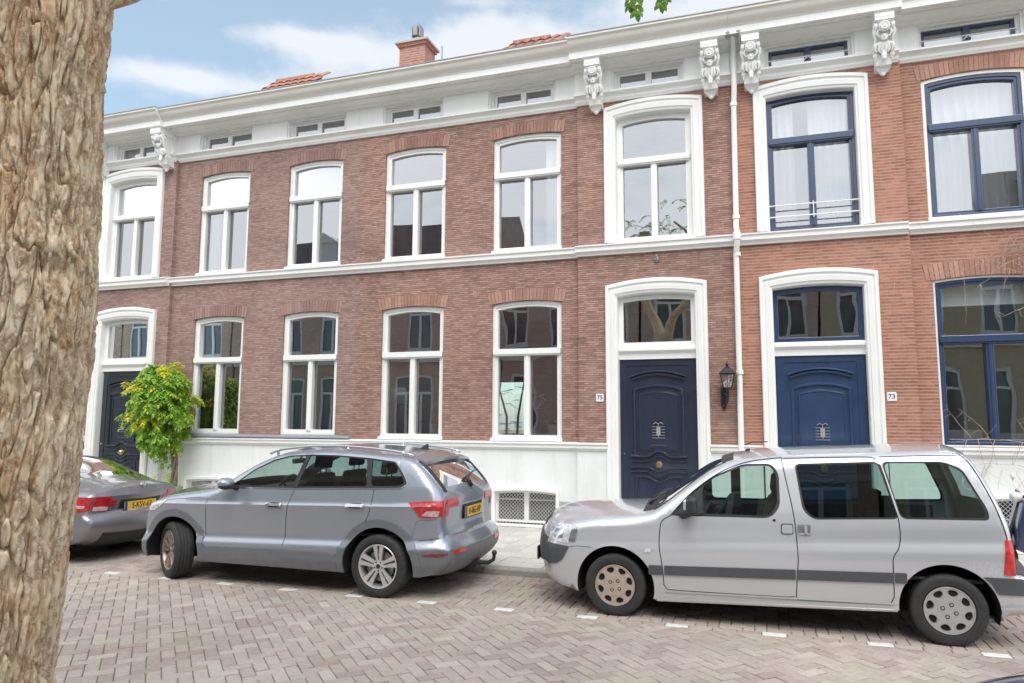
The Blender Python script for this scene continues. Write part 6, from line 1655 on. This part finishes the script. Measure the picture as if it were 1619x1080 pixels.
M['leafYellow']=leafmat('yellow_leaf',(.50,.60,.05),(.78,.72,.05),(.85,.66,.04))
gr=MB();ye=MB()
C=Vector((-11.13,-.50,2.08))
def crownpt(rmin):
    while True:
        v=Vector((rnd.uniform(-1,1),rnd.uniform(-1,1),rnd.uniform(-1,1)));l=v.length
        if rmin<l<1: break
    lob=1+.16*noise.noise(v*2.2+Vector((4,1,2)))*2
    return v*lob
cl=[crownpt(.3) for _ in range(210)]
for v in cl:
    w=.68 if v.z<0 else .62
    p=C+Vector((v.x*w,v.y*.50,v.z*.86+(.03 if v.z>0 else 0)))
    if v.z<-.25 and abs(v.x)>.55: p.z+=.15
    yel=noise.noise(Vector((v.x*1.7,v.y,v.z*2.2))+Vector((7,3,1)))+.25*v.z-.22*v.x
    for q in range(6):
        a=rnd.uniform(0,2*PI);d=Vector((math.cos(a),math.sin(a)*.8,rnd.uniform(-.5,.35)))+v*.7
        rnd_=ye if yel+rnd.uniform(-.3,.3)>.20 else gr
        pinnate(rnd_,p+Vector((rnd.gauss(0,.05),rnd.gauss(0,.04),rnd.gauss(0,.05))),d,rnd.uniform(.13,.22),4,rnd.uniform(.075,.105),1.2)
for k in range(46):                                        # hanging sprays below and shoots on the stem
    t=rnd.random();p=Vector((-10.86+rnd.gauss(0,.10)-.0,-.45+rnd.gauss(0,.05),.50+t*.95)) if k%3 else Vector((-11.35+rnd.random()*.7,-.5+rnd.gauss(0,.1),1.25+rnd.random()*.2))
    a=rnd.uniform(0,2*PI);pinnate(gr if rnd.random()>.25 else ye,p,(math.cos(a)-.3,math.sin(a)*.6-.2,-.1),.2,4,.075,1.6)
fo=gr.build('foliage',M['leafShrub'],sh,fixn=False);ye.build('yellow_foliage',M['leafYellow'],sh,fixn=False)

# ------------------------------------------------------------------ bare climber on the orange house
cl_=MB();rnd=random.Random(3)
def creep(p,d,l,r,n,jit=.35,dep=0,grav=0):
    pts=[Vector(p)];d=Vector(d).normalized()
    for i in range(n):
        d=(d+Vector((rnd.uniform(-jit,jit),0,rnd.uniform(-jit,jit)-grav))).normalized();q=pts[-1]+d*l/n;q.y=-.05-.05*rnd.random()-.02*dep;pts.append(q)
        if dep<2 and rnd.random()<(.35 if dep==0 else .22):
            s=rnd.choice((-1,1));creep(q,(d.x*.3-s*d.z,0,d.z*.3+s*d.x-.2),l*rnd.uniform(.15,.35),r*.55,max(4,n//3),jit,dep+1,grav)
    cl_.tube(pts,[r*.55*(1-.7*i/n) for i in range(n+1)],5)
creep((4.6,-.1,PZ),(-.15,0,1),1.5,.022,14)
creep((4.3,-.08,1.22),(-1,0,0),1.75,.014,26,.22)
creep((4.3,-.08,1.24),(-1,0,.02),1.5,.010,24,.25)
creep((4.6,-.08,1.5),(-.1,0,1),3.1,.02,24,.2);
for k in range(34): creep((4.4-rnd.random()*.6,-.08,3.75+rnd.random()*.8),(-.8,0,rnd.uniform(-.5,.6)),rnd.uniform(.5,1.0),.010,18,.42,1,.05)
for k in range(7): creep((3.9-.18*k,-.08,1.2),(-.4,0,-1),rnd.uniform(.2,.6),.006,9,.4,1)
creep((4.6,-.08,4.52),(-1,0,0),2.7,.010,40,.10,1)
M['vine']=P('bare_vine',(.46,.35,.31),.9,var=.3,scale=20)
cl_=cl_.build('bare_climber',M['vine'],smooth=True,fixn=False);tag(cl_,'bare twining climber spreading over the orange brick house at the right edge','climbing plant')

# ------------------------------------------------------------------ things seen inside the rooms
t=thing('floor_lamp','floor lamp with a pale conical shade inside the red room behind the window','lamp',(-6.55,1.0,.55))
mb=MB();B=Matrix.Translation((-6.62,.9,2.16));mb.lathe([(.13,.32),(.28,0),(.275,0),(.125,.32)],B,28);mb.build('lamp_shade',M['blind'],t,smooth=True,fixn=False)
mb=MB();mb.tube([(-6.62,.9,.58),(-6.62,.9,2.42)],.018,8);mb.lathe([(0,.03),(.16,.02),(.17,0),(0,0)],Matrix.Translation((-6.62,.9,.56)),20);mb.build('lamp_stand',M['wood'],t)
rnd=random.Random(21)
def potplant(x,y,z,label,h=.45,blade=True,flower=False):
    t=thing('potted_plant',label,'house plant',(x,y,z))
    mb=MB();mb.lathe([(0,0),(.08,0),(.11,.16),(.12,.17),(.10,.17),(.09,.14),(0,.14)],Matrix.Translation((x,y,z)),20);mb.build('pot',M['enamel'],t,smooth=True,angle=40)
    mb=MB()
    for k in range(34):
        a=rnd.uniform(0,2*PI);s=rnd.uniform(.6,1)*h;p=Vector((x,y,z+.15));d=Vector((math.cos(a)*.7,math.sin(a)*.5,1)).normalized()
        pts=[p]
        for i in range(5): d=(d+Vector((math.cos(a)*.12,math.sin(a)*.12,-.28))).normalized();pts.append(pts[-1]+d*s/5)
        sd=Vector((-math.sin(a),math.cos(a),0))*.022
        vs=[]
        for i,q in enumerate(pts): w=math.sin((i+.6)/6*PI);vs+=[q+sd*w,q-sd*w]
        mb.add(vs,[(2*i,2*i+1,2*i+3,2*i+2) for i in range(5)])
    mb.build('leaves',M['leafTree'],t,fixn=False)
    if flower:
        mb=MB()
        for k in range(9):
            q=Vector((x-.22+rnd.gauss(0,.05),y,z+.45+k*.03));mb.ball(q,(.025,.02,.02),8)
        mb.tube([(x,y,z+.1),(x-.12,y,z+.35),(x-.25,y,z+.75)],.004,5);mb.build('orchid_flowers',M['orangelamp'],t)
for (x,w,n_) in ((-5.72,.55,1),(-3.72,1.15,2)):
    st=thing('side_table','low wooden table standing inside behind the '+('third' if n_==1 else 'fourth')+' ground floor window','table',(x,.62,.55))
    mb=MB();mb.box(x-w/2,x+w/2,.42,.86,1.58,1.615);mb.build('table_top',M['wood'],st,bevel=.005)
    for sx in (-1,1):
        for sy in (.46,.82): mb=MB();mb.box(x+sx*(w/2-.04)-.02,x+sx*(w/2-.04)+.02,sy-.02,sy+.02,.55,1.578);mb.build('leg',M['wood'],st)
potplant(-5.72,.62,1.615,'green spiky pot plant on a table inside the third ground floor window',.42)
potplant(-3.42,.66,1.615,'leafy pot plant with orange orchid inside the fourth ground floor window',.34,flower=True)
# garden fence and trees behind the house, seen through the back window
gt=thing('garden_tree','bare-branched garden tree seen through the back window of the red room','tree',(-8.8,11,0))
mb=MB()
for k in range(9):
    x=-10.2+k*.33;mb.tube([(x,11,0),(x+rnd.uniform(-.2,.2),11,2.0),(x+rnd.uniform(-.5,.5),11,3.6)],[.05,.04,.02],6)
mb.build('trunk',M['twistbark'],gt)
mb=MB()
for k in range(60): pinnate(mb,Vector((rnd.uniform(-10.5,-7.4),11+rnd.gauss(0,.3),rnd.uniform(1.5,3.4))),(rnd.uniform(-1,1),rnd.uniform(-1,1),.2),.3,6,.08)
mb.build('crown',M['leafTree'],gt,fixn=False)

# ------------------------------------------------------------------ the opposite side of the street (mirrored in panes and paint)
M['oppbrick']=brickmat('opposite_brick',(.55,.39,.31),(.72,.53,.43),(.5,.44,.4),.007,seed=4,pale=.2)
M['opproof']=P('dark_slate_roof',(.20,.17,.16),.7,var=.3,scale=3)
M['oppglass']=P('dark_window_pane',(.10,.12,.13),.05,var=.1,spec=1)
M['stucco']=P('yellow_stucco',(.55,.47,.32),.8,var=.1)
OY=-15.2
specs=[(-36,-29.5,6.9,'ridge'),(-29.4,-23,7.6,'ridge'),(-22.9,-16.5,7.6,'mansard'),(-16.4,-10.2,8.0,'mansard'),(-10.1,-4.1,7.4,'ridge'),(-4.0,2.2,7.0,'gable'),(2.3,8.7,7.2,'ridge'),(8.8,15,8,'mansard')]
descr=['far left','second','tall','dormered','middle','gabled','yellowish','far right']
for i,(a,b,h,kind) in enumerate(specs):
    t=thing('opposite_house','%s brick house across the street with %s roof, seen in window reflections'%(descr[i],kind),'house',((a+b)/2,OY-2,0),'houses across the street')
    n=3;ws=[];w=(b-a)/n
    for k in range(n):
        cx=a+w*(k+.5)
        for z0,z1 in ((1.2,3.7),(4.8,7.0)): ws.append((cx-.58,cx+.58,z0,z1))
    mb=MB();wallpanel(mb,a,b,0,h,[archpoly(*q,.06,6) for q in ws],OY-.2,.2)
    mb.box(a,a+.15,OY-8,OY-.2,0,h);mb.box(b-.15,b,OY-8,OY-.2,0,h);mb.box(a,b,OY-8.2,OY-8,0,h);mb.build('wall',M['oppbrick'] if i!=6 else M['stucco'],t)
    for q in ws:
        mb=MB();ringmesh(mb,archpoly(*q,.06,6),insetpoly(*q,.06,.11,.11,6),OY-.06,OY-.14);m=(q[0]+q[1])/2
        mb.box(q[0]+.08,q[1]-.08,OY-.12,OY-.05,q[3]-.75,q[3]-.65);mb.box(m-.05,m+.05,OY-.12,OY-.06,q[2]+.1,q[3]-.7);mb.box(q[0]-.05,q[1]+.05,OY-.1,OY+.08,q[2]-.06,q[2]);f=mb.build('window',M['white'],t)
        mb=MB();mb.box(q[0]+.08,q[1]-.08,OY-.14,OY-.12,q[2]+.08,q[3]+.03);mb.build('pane',M['oppglass'],f)
    mb=MB();mb.extrude_x([(OY-.1,h-.5),(OY+.08,h-.48),(OY+.1,h-.2),(OY+.4,h-.05),(OY+.42,h+.06),(OY-.1,h+.08)],a,b);mb.box(a,b,OY-.05,OY+.1,4.3,4.5);mb.box(a,b,OY-.05,OY+.06,0,1.0);mb.build('cornice',M['cream'],t)
    mb=MB()
    if kind=='mansard': mb.extrude_x([(OY,h+.08),(OY-.9,h+2.5),(OY-4,h+3.4),(OY-8,h+.08)],a,b)
    elif kind=='ridge': mb.extrude_x([(OY,h+.08),(OY-4,h+1.9),(OY-8,h+.08)],a,b)
    else: mb.extrude_y([(a,h+.08),((a+b)/2,h+2.6),(b,h+.08)],OY-8,OY-.1)
    r=mb.build('roof',M['opproof'] if kind!='gable' else M['roofslab'],t)
    if kind=='mansard':
        for k in (0,2):
            cx=a+w*(k+.5);mb=MB();mb.box(cx-.6,cx+.6,OY-1.6,OY-.15,h+.3,h+2.1);mb.extrude_y([(cx-.75,h+2.1),(cx,h+2.6),(cx+.75,h+2.1)],OY-1.7,OY-.05);d=mb.build('dormer',M['white'],r)
    mb=MB();mb.box(b-.75,b-.30,OY-4.4,OY-3.7,h+1.3,h+2.75);mb.build('chimney',M['oppbrick'],t)

# ------------------------------------------------------------------ sky, sun, camera
W=bpy.data.worlds.new('World');SC.world=W;W.use_nodes=True;nt=W.node_tree;bg=nt.nodes['Background']
SUN_EL,SUN_AZ=54,158       # degrees; azimuth clockwise from +y
sky=N(nt,'ShaderNodeTexSky',sky_type='NISHITA',sun_disc=False);sky.sun_elevation=math.radians(SUN_EL);sky.sun_rotation=math.radians(SUN_AZ);sky.air_density=1.0;sky.dust_density=1.2;sky.ozone_density=1.5
tc=N(nt,'ShaderNodeTexCoord')
nz=N(nt,'ShaderNodeTexNoise',i_Scale=11.0,i_Detail=10.0,i_Roughness=.55);mp=N(nt,'ShaderNodeMapping');mp.inputs['Scale'].default_value=(1,1,1.9);L(nt,tc,'Generated',mp,0);L(nt,mp,0,nz,'Vector')
def direction(u,v):
    f=1137.02;p,y,r=[math.radians(q) for q in (6.395,18.7,.286)]
    F=Vector((-math.sin(y)*math.cos(p),math.cos(y)*math.cos(p),math.sin(p)));R_=Vector((math.cos(y),math.sin(y),0));U_=R_.cross(F)
    R2=R_*math.cos(r)+U_*math.sin(r);U2=-R_*math.sin(r)+U_*math.cos(r)
    return F,R2,U2,(F+R2*(u-809.5)/f-U2*(v-540)/f).normalized()
acc=None
# cumulus banks: compass direction and size of each
for (u,v,su,sv,amp) in ((560,88,100,24,.95),(460,62,60,13,.6),(735,68,62,30,1.0),(330,132,75,13,.8),(810,90,50,22,.7),(1050,50,200,50,.42),(1300,10,260,90,.6),(640,140,260,18,.5),(230,150,100,16,.25),(760,2,50,6,.4)):
    d=direction(u,v)[3]
    sub=N(nt,'ShaderNodeVectorMath',operation='SUBTRACT');L(nt,tc,'Generated',sub,0);sub.inputs[1].default_value=d
    h=Vector((-d.y,d.x,0)).normalized()
    dh=N(nt,'ShaderNodeVectorMath',operation='DOT_PRODUCT');L(nt,sub,0,dh,0);dh.inputs[1].default_value=h
    up=d.cross(h).normalized()
    dv=N(nt,'ShaderNodeVectorMath',operation='DOT_PRODUCT');L(nt,sub,0,dv,0);dv.inputs[1].default_value=up
    def sq(nd,out,s):
        a=N(nt,'ShaderNodeMath',operation='MULTIPLY');nt.links.new(nd.outputs[out],a.inputs[0]);a.inputs[1].default_value=1137/s
        b=N(nt,'ShaderNodeMath',operation='MULTIPLY');L(nt,a,0,b,0);L(nt,a,0,b,1);return b
    A=sq(dh,1,su);B_=sq(dv,1,sv);s2=N(nt,'ShaderNodeMath',operation='ADD');L(nt,A,0,s2,0);L(nt,B_,0,s2,1)
    e=N(nt,'ShaderNodeMath',operation='MULTIPLY');L(nt,s2,0,e,0);e.inputs[1].default_value=-.6
    ex=N(nt,'ShaderNodeMath',operation='EXPONENT');L(nt,e,0,ex,0)
    am=N(nt,'ShaderNodeMath',operation='MULTIPLY');L(nt,ex,0,am,0);am.inputs[1].default_value=amp
    if acc is None: acc=am
    else:
        ad=N(nt,'ShaderNodeMath',operation='ADD');L(nt,acc,0,ad,0);L(nt,am,0,ad,1);acc=ad
# the rest of the dome (behind and beside the camera) carries broken cloud
n2=N(nt,'ShaderNodeTexNoise',i_Scale=2.3,i_Detail=8.0,i_Roughness=.6);L(nt,mp,0,n2,'Vector')
sp=N(nt,'ShaderNodeSeparateXYZ');L(nt,tc,'Generated',sp,0)
bk=N(nt,'ShaderNodeMapRange');L(nt,sp,1,bk,0);bk.inputs['From Min'].default_value=.35;bk.inputs['From Max'].default_value=-.15;bk.inputs['To Min'].default_value=0;bk.inputs['To Max'].default_value=1.9
mb2=N(nt,'ShaderNodeMath',operation='MULTIPLY');L(nt,n2,0,mb2,0);L(nt,bk,0,mb2,1)
ad=N(nt,'ShaderNodeMath',operation='ADD');L(nt,acc,0,ad,0);L(nt,mb2,0,ad,1)
# noise edge
n3=N(nt,'ShaderNodeMath',operation='MULTIPLY_ADD');L(nt,nz,0,n3,0);n3.inputs[1].default_value=1.9;n3.inputs[2].default_value=-.97
ad2=N(nt,'ShaderNodeMath',operation='ADD');L(nt,ad,0,ad2,0);L(nt,n3,0,ad2,1)
sm=N(nt,'ShaderNodeMapRange',interpolation_type='SMOOTHSTEP');L(nt,ad2,0,sm,0);sm.inputs['From Min'].default_value=.12;sm.inputs['From Max'].default_value=.95
veil=N(nt,'ShaderNodeMapRange');L(nt,sm,0,veil,0);veil.inputs['To Min'].default_value=.33;veil.inputs['To Max'].default_value=.93
mx=mixc(nt);L(nt,veil,0,mx,0);tn=mixc(nt,'MULTIPLY',1);L(nt,sky,0,tn,6);tn.inputs[7].default_value=(1.02,1.36,1.26,1);nt.links.new(tn.outputs[2],mx.inputs[6]);cf=N(nt,'ShaderNodeMapRange');L(nt,sp,1,cf,0);cf.inputs['From Min'].default_value=.45;cf.inputs['From Max'].default_value=-.1;cc=mixc(nt);L(nt,cf,0,cc,0);cc.inputs[6].default_value=(5.3,5.5,5.8,1);cc.inputs[7].default_value=(11,11.1,11.3,1);nt.links.new(cc.outputs[2],mx.inputs[7])
nt.links.new(mx.outputs[2],bg.inputs[0]);bg.inputs[1].default_value=.10
sun=bpy.data.lights.new('sun','SUN');sun.energy=1.15;sun.angle=math.radians(32);sun.color=(1,.96,.90)
so=bpy.data.objects.new('sun',sun);COL.objects.link(so);el,az=math.radians(SUN_EL),math.radians(SUN_AZ)
sd=Vector((math.sin(az)*math.cos(el),math.cos(az)*math.cos(el),math.sin(el)));so.rotation_euler=sd.to_track_quat('Z','Y').to_euler()
cam=bpy.data.cameras.new('camera');co=bpy.data.objects.new('camera',cam);COL.objects.link(co);SC.camera=co
F,R2,U2,_=direction(809.5,540)
co.matrix_world=Matrix(((R2.x,U2.x,-F.x,0),(R2.y,U2.y,-F.y,-11.75),(R2.z,U2.z,-F.z,1.82),(0,0,0,1)))
cam.sensor_width=36;cam.lens=36*1137.02/1619;cam.clip_start=.05;cam.clip_end=1000
SC.view_settings.view_transform='Standard';SC.view_settings.look='None';SC.view_settings.exposure=.80;SC.view_settings.gamma=1
SC.render.resolution_x=1024;SC.render.resolution_y=683
SC.cycles.max_bounces=10;SC.cycles.transparent_max_bounces=16;SC.cycles.glossy_bounces=4;SC.cycles.diffuse_bounces=5
SC.cycles.caustics_reflective=False;SC.cycles.caustics_refractive=False
